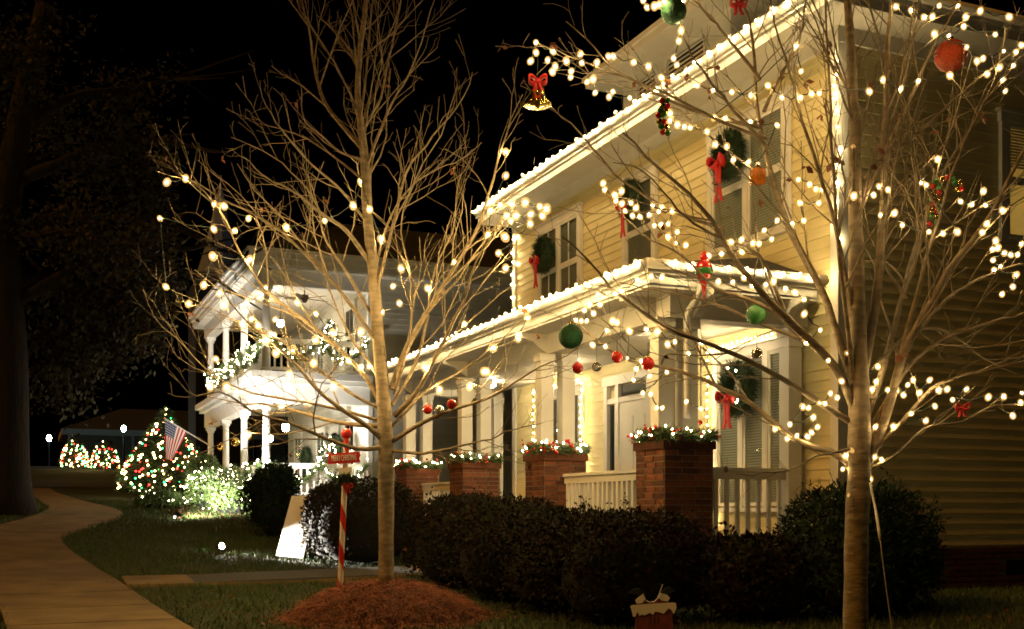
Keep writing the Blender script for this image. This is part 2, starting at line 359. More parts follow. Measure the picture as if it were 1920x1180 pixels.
# roof dormer with louvres
DX, DY0, DY1, DZ = 8.75, 12.9, 15.9, 8.02
m = M(); m.box(DX, DX+2.6, DY0, DY1, 6.8, DZ); DR = m.build('dormer', 'white_paint', H1)
m = M(); m.box(DX-.45, DX+2.8, DY0-.45, DY1+.45, DZ, DZ+.10); m.box(DX-.49, DX+2.8, DY0-.49, DY1+.49, DZ+.10, DZ+.17); m.build('dormer_eave', 'white_paint', DR)
m = M(); hip(m, DX-.49, DX+2.8, DY0-.49, DY1+.49, DZ+.172, .7, 1.6); m.build('dormer_roof', 'shingle', DR)
for yc, wd in ((14.0, 1.0), (15.1, .55)):
    T = wallX(DX, yc); m = M()
    m.box(-wd/2-.06, wd/2+.06, 0, .05, 7.18, 7.24, T); m.box(-wd/2-.06, wd/2+.06, 0, .05, 7.86, 7.92, T)
    m.box(-wd/2-.06, -wd/2, 0, .05, 7.24, 7.86, T); m.box(wd/2, wd/2+.06, 0, .05, 7.24, 7.86, T)
    m.build('louvre_frame', 'white_paint', DR)
    m = M(); m.box(-wd/2, wd/2, 0, .004, 7.24, 7.86, T); m.build('louvre_back', 'night_pane', DR)
    for i in range(9):
        z0 = 7.25+i*.067; m = M(); m.add(T(np.array([(-wd/2, .045, z0), (wd/2, .045, z0), (wd/2, .01, z0+.05), (-wd/2, .01, z0+.05), (-wd/2, .05, z0+.008), (wd/2, .05, z0+.008), (wd/2, .015, z0+.058), (-wd/2, .015, z0+.058)])),
            [(0, 1, 2, 3), (7, 6, 5, 4), (0, 4, 5, 1), (2, 6, 7, 3), (0, 3, 7, 4), (1, 5, 6, 2)]); m.build('slat', 'white_paint', DR)
# windows
def window(root, T, wd, z0, z1, bays=1, glass='pane', paint='white_paint', blind=True, cas=.10, name='window', muntin=False, split=True, back='curtain_reflection'):
    m = M(); hw = wd/2
    if back: m.box(-hw, hw, .0, .015, z0, z1, T); win = m.build(name, back, root)
    else: m.box(-hw, hw, -.25, -.002, z0-.03, z0-.002, T); win = m.build(name, 'white_paint', root)
    m = M()
    m.box(-hw-cas, -hw, 0, .055, z0-.02, z1, T); m.box(hw, hw+cas, 0, .055, z0-.02, z1, T)
    m.box(-hw-cas-.02, hw+cas+.02, 0, .06, z1, z1+cas*1.15, T); m.box(-hw-cas-.05, hw+cas+.05, 0, .085, z1+cas*1.15, z1+cas*1.5, T)
    m.box(-hw-cas-.04, hw+cas+.04, 0, .085, z0-.07, z0-.02, T); m.build('frame', paint, win)
    bw = wd/bays
    for b in range(bays):
        a0 = -hw+b*bw; a1 = a0+bw
        if b: m = M(); m.box(a0-.04, a0+.04, .015, .053, z0-.02, z1, T); m.build('mullion', paint, win)
        zm = (z0+z1)/2
        for s0, s1, oo in (((z0, zm, .018), (zm, z1, .026)) if split else ((z0, z1, .02),)):
            i0, i1 = a0+(.04 if b else 0), a1-(.04 if b < bays-1 else 0); m = M(); e = .045
            m.box(i0, i0+e, oo-.002, oo+.022, s0, s1, T); m.box(i1-e, i1, oo-.002, oo+.022, s0, s1, T); m.box(i0+e, i1-e, oo-.002, oo+.022, s0, s0+e, T); m.box(i0+e, i1-e, oo-.002, oo+.022, s1-e, s1, T)
            if muntin: m.box((i0+i1)/2-.01, (i0+i1)/2+.01, oo, oo+.018, s0+e, s1-e, T)
            m.build('sash', paint, win)
            m = M()
            if blind:
                z = s0+e
                while z < s1-e: m.box(i0+e, i1-e, oo-.003, oo, z, z+.022, T); z += .034
                kind(m.build('blind', 'blind', win), 'stuff')
            m = M(); m.box(i0+e, i1-e, oo+.006, oo+.010, s0+e, s1-e, T); m.build('pane', glass, win)
    return win
gm = bpy.data.materials.new('window_glass'); gm.use_nodes = True; MAT['window_glass'] = gm
n_ = gm.node_tree.nodes; n_.clear(); mx = n_.new('ShaderNodeMixShader'); tr = n_.new('ShaderNodeBsdfTransparent'); gl = n_.new('ShaderNodeBsdfGlossy'); oo = n_.new('ShaderNodeOutputMaterial')
gl.inputs['Roughness'].default_value = .04; gl.inputs['Color'].default_value = (.9, .9, .9, 1); tr.inputs[0].default_value = (.90, .92, .90, 1)
lw = n_.new('ShaderNodeLayerWeight'); lw.inputs[0].default_value = .5
pw = n_.new('ShaderNodeMath'); pw.operation = 'POWER'; pw.inputs[1].default_value = 4; ma = n_.new('ShaderNodeMath'); ma.operation = 'MULTIPLY_ADD'; ma.inputs[1].default_value = .45; ma.inputs[2].default_value = .03
gm.node_tree.links.new(lw.outputs['Facing'], pw.inputs[0]); gm.node_tree.links.new(pw.outputs[0], ma.inputs[0])
gm.node_tree.links.new(ma.outputs[0], mx.inputs[0]); gm.node_tree.links.new(tr.outputs[0], mx.inputs[1]); gm.node_tree.links.new(gl.outputs[0], mx.inputs[2]); gm.node_tree.links.new(mx.outputs[0], oo.inputs[0])
FS = FX+.015
window(H1, wallX(FS, 11.78), 1.52, 4.55, 6.02, 2, 'window_glass')
window(H1, wallX(FS, 14.46), .78, 4.55, 6.02, 1, 'window_glass', blind=False)
window(H1, wallX(FS, 17.2), 1.5, 4.55, 6.02, 2, 'window_glass', blind=False, muntin=True)
window(H1, wallX(FS, 11.62), 1.55, 1.25, 3.12, 3, 'window_glass', split=False)
window(H1, wallX(FS, 17.15), 1.5, 1.35, 3.12, 2, 'window_glass', blind=False, muntin=True)
# front door with sidelight
T = wallX(FS, 14.62); m = M(); m.box(-.42, .42, .0, .04, FLZ+.02, 2.82, T); DO = m.build('door', 'white_paint', H1)
m = M()
for a in (-.24, .10):
    m.box(a-.1, a+.24-.02, .04, .052, .95, 1.55, T); m.box(a-.1, a+.24-.02, .04, .052, 1.7, 2.6, T)
m.build('door_panel', 'white_paint', DO)
m = M(); m.ball(T(np.array([[.34, .07, 1.75]]))[0], .035, 10); m.build('handle', 'gold', DO, True)
m = M(); m.box(-.53, -.42, 0, .07, FLZ+.02, 3.1, T); m.box(.42, .53, 0, .07, FLZ+.02, 3.1, T); m.box(.78, .88, 0, .07, FLZ+.02, 3.1, T); m.box(-.78, -.88, 0, .07, FLZ+.02, 3.1, T)
m.box(-.92, .92, 0, .08, 3.1, 3.24, T); m.box(-.78, .78, 0, .06, 2.82, 2.9, T); m.build('door_surround', 'white_paint', H1)
for a in (-.78, -.42, .53):
    m = M(); b = {-.78: -.53, -.42: .42, .53: .78}[a]
    z0, z1 = (2.92, 3.08) if a == -.42 else (1.5, 2.8)
    m.box(a+.03, b-.03, 0, .03, z0, z1, T); m.build('pane', 'pane', DO)
for a in (-.78, .53): m = M(); m.box(a, a+.25, 0, .025, FLZ+.02, 1.45, T); m.build('sidelight_panel', 'white_paint', DO)
# side wall window with lamp behind glass
window(H1, wallY(CY+.015, 11.15), .86, 4.45, 5.82, 1, 'window_glass', split=True, back=None, blind=False)
m = M()
for i in range(14): m.box(SW0+.03, SW1-.03, CY+.06, CY+.064, 5.32+i*.036, 5.345+i*.036)
kind(m.build('blind', 'blind', H1), 'stuff')
c = np.array([10.93, CY+.5, 4.45]); r = thing('table_lamp', 'glowing lamp behind the glass of the side window', 'lamp', c)
m = M(); m.lathe([(.13, .42), (.085, .66)], c, 20); m.build('lamp_shade', 'shade_glow', r, True)
m = M(); m.lathe([(.07, 0), (.07, .03), (.03, .08), (.05, .2), (.02, .38), (.02, .42)], c, 14); m.build('lamp_base', 'gold', r, True)
# foundation and its bricks
m = M(); m.box(FX+.03, SIDEX, CY+.03, FYF-.03, -.2, FLZ-.002); FO = m.build('foundation', 'mortar', H1)
bL, bH, jn = .215, .067, .011
bm_ = M(); bm_.box(0, bL-jn, 0, .035, 0, bH-jn); bs = M()
for c in range(8):
    z = FLZ-.07-c*bH; x = FX+.02-(.1 if c % 2 else 0)
    while x < 12.2:
        ven = any(abs(x+.1-vx) < .26 for vx in (9.55, 10.95)) and .38 < z < .6
        if not ven: bs.box(x, x+bL-jn, CY-.004+rng.uniform(-.002, .002), CY+.035, z, z+bH-jn)
        x += bL
kind(bs.build('foundation_bricks', 'brick', FO), 'stuff')
for vx in (9.55, 10.95):
    m = M(); m.box(vx-.2, vx+.2, CY+.01, CY+.034, .40, .60); V_ = m.build('vent', 'black_paint', FO)
    for i in range(4): m = M(); m.box(vx-.19, vx+.19, CY+.002, CY+.01, .42+i*.045, .43+i*.045); m.build('slat', 'dark_metal', V_)
# ---- porch
PX, PEX, PEY, PFY, BEAM = 6.55, 6.0, 10.36, 20.2, 3.30
m = M(); m.box(PX-.28, FX+.03, 10.45, PFY-.3, FLZ-.09, FLZ-.004); m.build('porch_floor', 'floor_board', H1)
m = M(); m.box(PX-.22, FX+.03, 10.55, PFY-.4, -.1, FLZ-.09); m.build('porch_skirt', 'brick', H1)
m = M(); m.box(PX-.14, PX+.14, 10.6, PFY-.25, BEAM, 3.56); m.box(PX+.14, FX+.0, 10.6, 10.88, BEAM, 3.56); m.box(PX+.14, FX, PFY-.53, PFY-.25, BEAM, 3.56); m.build('beam', 'white_paint', H1)
m = M(); m.box(PX+.14, FX-.012, 10.88, PFY-.53, 3.46, 3.50); m.build('porch_ceiling', 'white_paint', H1)
for i in range(24):
    y = 10.9+i*.36; m = M(); m.box(PX+.145, FX-.02, y, y+.35, 3.445, 3.46); m.build('ceiling_board', 'white_paint', H1)
m = M(); m.box(PEX+.03, FX-.02, PEY+.03, PFY-.03, 3.56, 3.60); m.build('porch_soffit', 'white_paint', H1)
m = M()
for z0, z1, e in ((3.58, 3.70, .03), (3.70, 3.79, -.005)):
    m.box(PEX+e, PEX+e+.04, PEY+e, PFY-e, z0, z1); m.box(PEX+e+.04, FX-.03, PEY+e, PEY+e+.04, z0, z1); m.box(PEX+e+.04, FX-.03, PFY-e-.04, PFY-e, z0, z1)
m.build('porch_fascia', 'white_paint', H1)
m = M(); gutter(m, [(PEX-.05, PFY, 3.79), (PEX-.05, PEY-.04, 3.79)]); gutter(m, [(PEX-.05, PEY-.05, 3.79), (FX+.05, PEY-.05, 3.79)]); m.build('porch_gutter', 'white_paint', H1, True)
m = M(); z0 = 3.80
m.add([(PEX-.02, PEY-.02, z0), (FX, PEY-.02, z0), (FX, PFY, z0), (PEX-.02, PFY, z0), (FX, PEY+1.2, z0+.5), (FX, PFY-1.2, z0+.5)], [(0, 1, 4), (0, 4, 5, 3), (5, 2, 3), (3, 2, 1, 0)]); m.build('porch_roof', 'shingle', H1)
m = M(); m.tube(spline([(6.62, PEY-.05, 3.77), (6.62, PEY-.05, 3.60), (6.62, PEY+.02, 3.48), (6.60, 10.52, 3.36), (6.60, 10.56, 3.2), (6.60, 10.56, 2.2)], 18), .04, 8); m.build('downspout', 'white_paint', H1, True)
# brackets under the porch eave
for (x, y, ax) in [(PX-.14, yy, 0) for yy in (10.95, 13.8, 16.8, 19.6)] + [(6.75, 10.6, 1), (7.9, 10.6, 1)]:
    prof = [(0, 3.56), (.42, 3.56), (.40, 3.50), (.22, 3.46), (.10, 3.36), (0, 3.31)]
    m = M(); T = (lambda v, x=x, y=y: np.c_[x-v[:, 0], y-.05+v[:, 1], v[:, 2]]) if ax == 0 else (lambda v, x=x, y=y: np.c_[x-.05+v[:, 1], y-v[:, 0], v[:, 2]])
    m.prism(prof, T, .1); m.build('bracket', 'white_paint', H1)
PIERS = [10.75, 13.8, 16.8, 19.65]; PH = .30; PTOP = 1.95
def column(x, y, root, z0=PTOP+.02, z1=BEAM, w_=.09):
    m = M(); m.box(x-w_, x+w_, y-w_, y+w_, z0, z1); c = m.build('column', 'white_paint', root)
    m = M(); m.box(x-w_-.02, x+w_+.02, y-w_-.02, y+w_+.02, z0, z0+.14); m.box(x-w_-.03, x+w_+.03, y-w_-.03, y+w_+.03, z0-.001, z0+.035); m.build('column_base', 'white_paint', c)
    m = M(); m.box(x-w_-.022, x+w_+.022, y-w_-.022, y+w_+.022, z1-.10, z1-.002); m.box(x-w_-.012, x+w_+.012, y-w_-.012, y+w_+.012, z1-.22, z1-.19); m.build('column_capital', 'white_paint', c)
nb = 0
for pi, y in enumerate(PIERS):
    m = M(); m.box(PX-PH-.006, PX+PH+.006, y-PH-.006, y+PH+.006, -.1, PTOP-.09); P = m.build('pier', 'mortar', H1)
    m = M(); m.box(PX-PH-.03, PX+PH+.03, y-PH-.03, y+PH+.03, PTOP-.09, PTOP); m.build('pier_cap', 'brick', P)
    mA = M(); mA.box(0, bL-jn, -.028, .0, 0, bH-jn); meA = mA.mesh('brick', 'brick')
    mB = M(); mB.box(-.028, 0, 0, bL-jn, 0, bH-jn); meB = mB.mesh('brick', 'brick')
    mh = M(); mh.box(0, bL/2-jn, -.028, 0, 0, bH-jn); meAh = mh.mesh('brick', 'brick')
    mh = M(); mh.box(-.028, 0, 0, bL/2-jn, 0, bH-jn); meBh = mh.mesh('brick', 'brick'); rest = M()
    ncour = int((PTOP-.09-FLZ+.1)/bH)
    for c in range(27):
        z = PTOP-.09-(c+1)*bH+.004; xs_ = []; odd = c % 2; a = 0
        seq = ([1, .5, 1, .5] if odd else [.5, 1, 1, .5]) if False else ([1, 1, .8] if odd else [.8, 1, 1])
        for q_ in seq:
            L_ = bL*q_; x0 = PX-PH+a+rng.uniform(-.002, .002); y0 = y-PH+a
            pro = rng.uniform(-.004, .004)
            if c < 14:
                inst('brick', meA, (x0, y-PH+.008+.006+pro, z), P, scale=(q_*.985, 1, 1)); inst('brick', meB, (PX-PH+.008+.006+pro, y0, z), P, scale=(1, q_*.985, 1)); nb += 2
            else:
                rest.box(x0, x0+L_-jn, y-PH-.012, y-PH+.02, z, z+bH-jn); rest.box(PX-PH-.012, PX-PH+.02, y0, y0+L_-jn, z, z+bH-jn)
            rest.box(x0, x0+L_-jn, y+PH-.02, y+PH+.012, z, z+bH-jn); rest.box(PX+PH-.02, PX+PH+.012, y0, y0+L_-jn, z, z+bH-jn)
            a += bL*q_
    kind(rest.build('hidden_side_bricks', 'brick', P), 'stuff')
    column(PX-.16, y, H1); column(PX+.16, y, H1)
    if pi == 0: column(PX+.02, y+.2, H1, w_=.08)
column(FX-.13, 10.75, H1, z0=FLZ+.0)
column(FX-.13, 19.65, H1, z0=FLZ+.0)
def railing(root, p0, p1, z, zb, paint='white_paint', step=.125, w_=.02, top=.05):
    p0 = np.array(p0, float); p1 = np.array(p1, float); L = np.linalg.norm(p1-p0); t = (p1-p0)/L; nn = np.array([-t[1], t[0]])
    T = lambda v: np.c_[p0[0]+t[0]*v[:, 0]+nn[0]*v[:, 1], p0[1]+t[1]*v[:, 0]+nn[1]*v[:, 1], v[:, 2]]
    m = M(); m.box(0, L, -top, top, z-.04, z, T); m.box(0, L, -top*.5, top*.5, z-.13, z-.04, T); m.build('top_rail', paint, root)
    m = M(); m.box(0, L, -.03, .03, zb, zb+.07, T); m.build('bottom_rail', paint, root)
    m = M(); m.box(-w_, w_, -w_, w_, zb+.07, z-.13); v = m.v[0]; m.v[0] = np.c_[v[:, 0]*t[0]-v[:, 1]*t[1], v[:, 0]*t[1]+v[:, 1]*t[0], v[:, 2]]; me = m.mesh('baluster', paint)
    n = int(L/step)
    for i in range(n): inst('baluster', me, np.r_[p0+t*(i+.5)*L/n, 0], root)
for a, b in ((PIERS[0]+PH, PIERS[1]-PH), (PIERS[2]+PH, PIERS[3]-PH)): railing(H1, (PX, a+.03), (PX, b-.03), 1.68, FLZ+.08)
railing(H1, (PX+PH+.03, PIERS[0]), (FX-.22, PIERS[0]), 1.68, FLZ+.08, step=.14)
# added ceiling lamps, unseen, there to brighten the porch
for y in (12.3, 15.3, 18.2):
    t = thing('added_porch_lamp', 'added round glass lamp under the yellow house porch ceiling, %s' % {12.3: 'in front of the triple window', 15.3: 'by the front door', 18.2: 'towards the dark far end'}[y], 'lamp', (7.4, y, 3.44))
    m = M(); m.lathe([(.09, 3.444), (.09, 3.42), (.02, 3.42)], (7.4, y, 0), 16); m.build('lamp_base', 'gold', t, True)
    m = M(); m.lathe([(.02, 3.33), (.07, 3.35), (.09, 3.39), (.07, 3.42)], (7.4, y, 0), 16); m.build('lamp_globe', 'added_porch_lamp', t, True)
# chair behind the near railing
t = thing('porch_chair', 'dark porch chair with maroon throw behind the near white railing', 'chair', (7.0, 11.35, FLZ))
for sx in (-.25, .25):
    for sy in (-.22, .22): m = M(); m.box(7+sx-.025, 7+sx+.025, 11.35+sy-.025, 11.35+sy+.025, FLZ, FLZ+(1.05 if sy > 0 else .62)); m.build('leg', 'dark_metal', t)
m = M(); m.box(6.72, 7.28, 11.1, 11.6, FLZ+.40, FLZ+.45); m.build('seat', 'fan_wood', t)
for i in range(5): m = M(); m.box(6.79+i*.1, 6.85+i*.1, 11.56, 11.59, FLZ+.45, FLZ+1.05); m.build('slat', 'fan_wood', t)
m = M()
gr = [(6.68+.64*i/9, 11.08+.02*math.sin(i*1.7), FLZ+.9-.05*abs(math.sin(i*1.3))) for i in range(10)]
V = [(x, yy, z) for (x, yy, z) in gr]+[(x+.015*math.sin(i*2), yy-.05+.04*math.sin(i*2.4), FLZ+.45) for i, (x, yy, z) in enumerate(gr)]
V += [(x, yy+.03, z) for x, yy, z in V]; n = 10
m.add(V, [(i, i+1, n+i+1, n+i) for i in range(9)]+[(2*n+i, 3*n+i, 3*n+i+1, 2*n+i+1) for i in range(9)]+[(i, 2*n+i, 2*n+i+1, i+1) for i in range(9)]); m.build('throw', 'maroon', t)

# ------------------------------------------------------------------ white house beyond
HX, HY, HW, HF = 5.45, 28.2, 8.06, 37.6; F1, F2, TOP = 1.50, 4.62, 7.18
H2 = thing('white_house', 'white two-storey house with double veranda, floodlit beyond the bare tree', 'house', (HW, HY, 1.2))
cw_ = 'cool_white_paint'
m = M(); m.box(HW+.03, 17, HY+.03, HF+.4, 1.0, 7.3); m.build('wall', 'cream_siding', H2)
boards(H2, 'cream_siding', HF-HY+.3, .14, F1+.05, TOP-.1, wallX(HW+.03, HY+.08))
boards(H2, 'cream_siding', 6, .14, F1+.05, TOP-.1, wallY(HY+.03, HW+6.1))
m = M(); m.box(HW-.004, HW+.12, HY-.004, HY+.12, F1, TOP); m.build('corner_board', cw_, H2)
m = M(); m.box(HX-.25, HW+.02, HY-.25, HF+.2, F1-.12, F1); m.build('veranda_floor', 'floor_board', H2)
m = M(); m.box(HX-.12, HW+.02, HY-.12, HF+.1, .6, F1-.12); m.build('skirt', 'brick', H2)
m = M(); m.box(HX-.16, HX+.16, HY-.16, HF+.16, 3.88, 4.34); m.box(HX+.16, HW, HY-.16, HY+.16, 3.88, 4.34); m.box(HX-.3, HW+.01, HY-.3, HF+.3, 4.34, 4.46); m.box(HX-.42, HW+.01, HY-.42, HF+.42, 4.46, 4.62); m.build('belt_beam', cw_, H2)
m = M(); m.box(HX-.16, HX+.16, HY-.16, HF+.16, 6.78, TOP); m.box(HX+.16, HW, HY-.16, HY+.16, 6.78, TOP); m.build('upper_beam', cw_, H2)
m = M(); m.box(HX-.42, 17, HY-.42, HF+.8, TOP, TOP+.05); m.build('soffit', cw_, H2)
m = M()
for z0, z1, e in ((TOP+.0, TOP+.2, .42), (TOP+.2, TOP+.34, .47), (TOP+.34, TOP+.42, .53)):
    m.box(HX-e-.03, HX-.42, HY-e-.03, HF+.8+e-.4, z0+.051 if e == .42 else z0, z1); m.box(HX-.42, 17, HY-e-.03, HY-.42, z0+.051 if e == .42 else z0, z1)
m.build('cornice', cw_, H2)
m = M(); hip(m, HX-.5, 17, HY-.5, HF+.9, TOP+.421, 1.6, 3.2); m.build('roof', 'shingle', H2)
COLY = [28.2, 31.3, 34.4, 37.45]
for y in COLY:
    for z0, z1 in ((F1, 3.88), (F2, 6.78)):
        m = M(); m.lathe([(.14, z0), (.14, z0+.1), (.105, z0+.13), (.10, z0+.9), (.085, z1-.2), (.12, z1-.15), (.12, z1-.1)], (HX, y, 0), 14)
        m.box(HX-.14, HX+.14, y-.14, y+.14, z1-.1, z1-.002); m.build('column', cw_, H2, False)
for z0 in (F1, F2):
    zz = z0+.88
    for a, b in zip(COLY[:-1], COLY[1:]): railing(H2, (HX, a+.13), (HX, b-.13), zz, z0+.08, cw_, step=.16)
    railing(H2, (HX+.13, HY), (HW-.02, HY), zz, z0+.08, cw_, step=.16)
m = M(); m.box(HX-.3, HX+.3, 0, 0, 0, 0) if False else None
for yc, zz in ((29.9, F1), (33.2, F1), (36.3, F1), (29.9, F2), (33.2, F2), (36.3, F2)):
    window(H2, wallX(HW+.005, yc), .9, zz+.5, zz+2.05, 1, 'window_glass', cw_, blind=(yc != 29.9), muntin=True, back='night_pane')
T = wallX(HW+.005, 31.6); m = M(); m.box(-.45, .45, 0, .04, F1+.02, 3.6, T); D2 = m.build('door', cw_, H2)
m = M(); m.box(-.25, .25, .04, .05, 2.5, 3.4, T); m.build('pane', 'pane', D2)
# lanterns: the near lower one is real, the other two added for brightness
def lantern(label, x, y, z, me, drop):
    t = thing('hanging_lantern', label, 'lantern', (x, y, z+drop))
    m = M(); m.tube([(x, y, z+drop), (x, y, z+.12)], .008, 5); m.build('rod', 'dark_metal', t)
    m = M(); m.lathe([(.02, z+.13), (.09, z+.08), (.10, z+.06)], (x, y, 0), 8); m.build('lantern_cap', 'dark_metal', t)
    m = M(); m.lathe([(.05, z-.12), (.085, z-.08), (.085, z+.05)], (x, y, 0), 8); m.build('lamp_globe', me, t, True)
lantern('bright hanging lantern in the white house lower veranda, by its near corner post', 6.1, 29.0, 3.35, 'lantern_hot', .5)
lantern('added hanging lantern in the white house lower veranda, towards the flag', 6.6, 33.6, 3.35, 'lantern_hot', .5)
lantern('added hanging lantern under the white house upper veranda ceiling, beyond the fan', 6.5, 31.6, 6.45, 'lantern', .6)
# ceiling fan
fx, fy = 6.75, 29.7
t = thing('ceiling_fan', 'dark wooden ceiling fan under the upper veranda ceiling of the white house', 'ceiling fan', (fx, fy, TOP))
m = M(); m.lathe([(.07, TOP-.0), (.05, TOP-.07), (.015, TOP-.08), (.015, TOP-.26), (.10, TOP-.28), (.12, TOP-.36), (.08, TOP-.42), (.05, TOP-.48)], (fx, fy, 0), 16); m.build('motor', 'fan_wood', t, True)
for i in range(5):
    a = i*2*math.pi/5+.35; ca, sa = math.cos(a), math.sin(a); m = M()
    T = lambda v: np.c_[fx+v[:, 0]*ca-v[:, 1]*sa, fy+v[:, 0]*sa+v[:, 1]*ca, v[:, 2]+v[:, 1]*.18]
    m.box(.1, .22, -.03, .03, TOP-.37, TOP-.355, T); m.box(.2, .68, -.075, .075, TOP-.375, TOP-.36, T); m.build('blade', 'fan_wood', t)

# ------------------------------------------------------------------ bare trees
def smooth_noise(n, amp):
    return np.cumsum(rng.normal(0, amp, (n, 3)), 0)*np.linspace(0, 1, n)[:, None]
ALLP = {}
def child_branches(m, P, r, level, maxl, dens, key, Lscale=1.0, t0=.22, upb=.35):
    L = np.linalg.norm(np.diff(P, axis=0), axis=1).sum(); n = max(2, int(dens*L)) if level < maxl else 0
    for q in range(n):
        t = t0+(1-t0)*(q+rng.uniform(.1, .9))/n; i = min(int(t*(len(P)-1)), len(P)-2); f_ = t*(len(P)-1)-i
        p = P[i]*(1-f_)+P[i+1]*f_; tg = P[i+1]-P[i]; tg /= np.linalg.norm(tg)+1e-9
        ax = np.cross(tg, rng.normal(size=3)); ax /= np.linalg.norm(ax)+1e-9
        an = rng.uniform(.45, .95); dr = tg*math.cos(an)+ax*math.sin(an); dr[2] += upb*rng.uniform(.2, 1); dr /= np.linalg.norm(dr)
        ln = Lscale*L*rng.uniform(.20, .46)*(1.15-.75*t); ln = max(ln, .10); k = 6 if level < 2 else 5
        s_ = np.linspace(0, 1, k)[:, None]; bend = rng.normal(size=3)*.18; bend[2] += .12
        Q = p + dr*ln*s_ + bend*ln*s_**2 + smooth_noise(k, .04*ln)
        rr = max(.0022, min(r[i]*.52, .0085*ln+.0018)); rad = rr*np.linspace(1, .42, k); rad = np.maximum(rad, .0016)
        m.tube(Q, rad, 5 if rr > .008 else 3, False); ALLP[key].append(Q)
        child_branches(m, Q, rad, level+1, maxl, dens*1.25, key, Lscale, .25, upb)
def bare_tree(name, label, d0, trunk, tr, limbs, key, dens, taper=1.35, maxl=3, px=lambda p, d: p*d/FPX, up_twigs=True):
    ALLP[key] = []
    base = ray(trunk[0][0], trunk[0][1], d0); t = thing(name, label, 'tree', base)
    P = spline([ray(u, v, d0+o_) for u, v, o_ in trunk], 46); r = np.interp(np.linspace(0, 1, 46), np.linspace(0, 1, len(tr)), tr)*d0/FPX
    r = r*(1+.03*np.sin(np.arange(46)*1.9)); P[3:] += smooth_noise(43, .004)
    m = M(); m.tube(P, r, 14); m.build('trunk', 'bark', t, True); ALLP[key].append(P[12:])
    for pts, rp, dd in limbs:
        Q = [ray(u, v, d0 + dd*(i/(len(pts)-1))) for i, (u, v) in enumerate(pts)]
        k = 22; Q = spline(Q, k)+smooth_noise(k, .011); m = M()
        rad = np.maximum(rp*.80*d0/FPX*np.linspace(1, .22, k)**taper, .0026); m.tube(Q, rad, 7, False); ALLP[key].append(Q)
        child_branches(m, Q, rad, 1, maxl, dens, key); m.build('branch', ['bark' if rp > 3.4 else 'twig'], t, True)
    m = M(); tp = P[20:]; child_branches(m, tp, r[20:], 1, maxl, dens*1.4, key, .8); m.build('branch', 'twig', t, True)
    return t
T1 = [(724, 1108, 0), (724, 900, 0), (723, 830, 0), (718, 740, 0), (708, 620, .02), (700, 500, 0), (690, 400, 0), (684, 300, 0), (673, 180, .05), (676, 100, .1), (688, 0, .1), (700, -150, .1), (706, -300, 0)]
L1 = [
 ([(708, 600), (697, 480), (695, 400), (692, 300), (688, 240), (715, 200), (738, 110), (760, 0), (772, -120)], 6, .2),
 ([(692, 490), (650, 435), (607, 405), (560, 365), (500, 330), (462, 300)], 6.5, -.6), ([(676, 275), (640, 235), (605, 190), (585, 130), (571, 52), (540, 5), (520, -60)], 6, .5),
 ([(680, 300), (640, 288), (610, 265), (575, 235), (562, 190), (545, 160)], 3.2, -.5), ([(701, 560), (735, 430), (765, 320), (800, 270), (830, 230), (860, 190), (880, 140)], 5.5, -.4),
 ([(735, 730), (765, 650), (820, 560), (865, 490), (905, 420), (932, 340), (955, 250), (985, 170)], 8.5, .5), ([(740, 780), (780, 735), (830, 640), (870, 560), (890, 490), (925, 440), (960, 400)], 7, -.8),
 ([(722, 830), (690, 800), (640, 770), (600, 740), (560, 700), (520, 660), (470, 620), (430, 575), (400, 520)], 7, -.9), ([(716, 760), (680, 700), (620, 640), (560, 590), (500, 540), (455, 470), (425, 400), (390, 352), (345, 322)], 6.5, .7),
 ([(722, 838), (670, 842), (610, 820), (540, 790), (480, 770), (420, 735), (370, 740), (325, 695)], 6, -1.3), ([(720, 800), (640, 792), (560, 770), (500, 755), (430, 745), (385, 738)], 6.5, .9),
 ([(735, 828), (780, 800), (840, 770), (920, 740), (990, 690), (1040, 665), (1080, 640)], 6, -1.2), ([(730, 845), (790, 850), (830, 840), (900, 820), (960, 790), (1010, 772)], 4.5, -1.4),
 ([(706, 640), (650, 560), (600, 500), (540, 440), (480, 400), (420, 370), (370, 338), (300, 318)], 5.5, -.8), ([(702, 600), (655, 520), (610, 450), (590, 380), (520, 310), (445, 272)], 4.5, .8),
 ([(683, 340), (640, 305), (560, 250), (500, 232), (460, 200)], 3.4, .6), ([(716, 740), (700, 690), (660, 640), (620, 560), (595, 470), (565, 390)], 4.5, 1.0),
 ([(715, 790), (610, 762), (480, 740), (385, 702), (330, 652), (285, 612), (258, 562)], 4.2, -.6), ([(720, 770), (660, 740), (590, 690), (520, 640), (440, 600), (360, 560), (300, 530)], 4.5, -.3),
 ([(735, 760), (775, 690), (800, 610), (815, 520), (850, 440), (860, 360), (890, 300)], 5, .9), ([(735, 800), (800, 730), (870, 690), (930, 640), (985, 590), (1020, 570)], 4.5, .4),
 ([(740, 740), (770, 620), (775, 520), (760, 420), (790, 340), (820, 310)], 4.5, -1), ([(700, 520), (725, 420), (760, 360), (800, 330), (860, 310), (900, 280)], 3.8, .8),
 ([(690, 420), (650, 370), (610, 330), (560, 290), (500, 220), (470, 150)], 3.8, -.9), ([(685, 320), (710, 250), (740, 180), (780, 110), (800, 40), (825, -40)], 4, -.5)]
tree1 = bare_tree('bare_tree', 'bare young tree in the straw mound beside the striped pole', 12.0, T1, [15, 14, 15.5, 15, 13, 12, 11, 10, 9, 8, 6, 5, 4.5, 4, 3, 2, 1.2], L1, 't1', 4.2)
T2 = [(1603, 1300, 0), (1606, 1000, 0), (1611, 900, 0), (1612, 760, 0), (1608, 640, 0), (1605, 500, 0), (1604, 300, .05), (1600, 150, .05), (1590, -50, .1), (1585, -220, .1)]
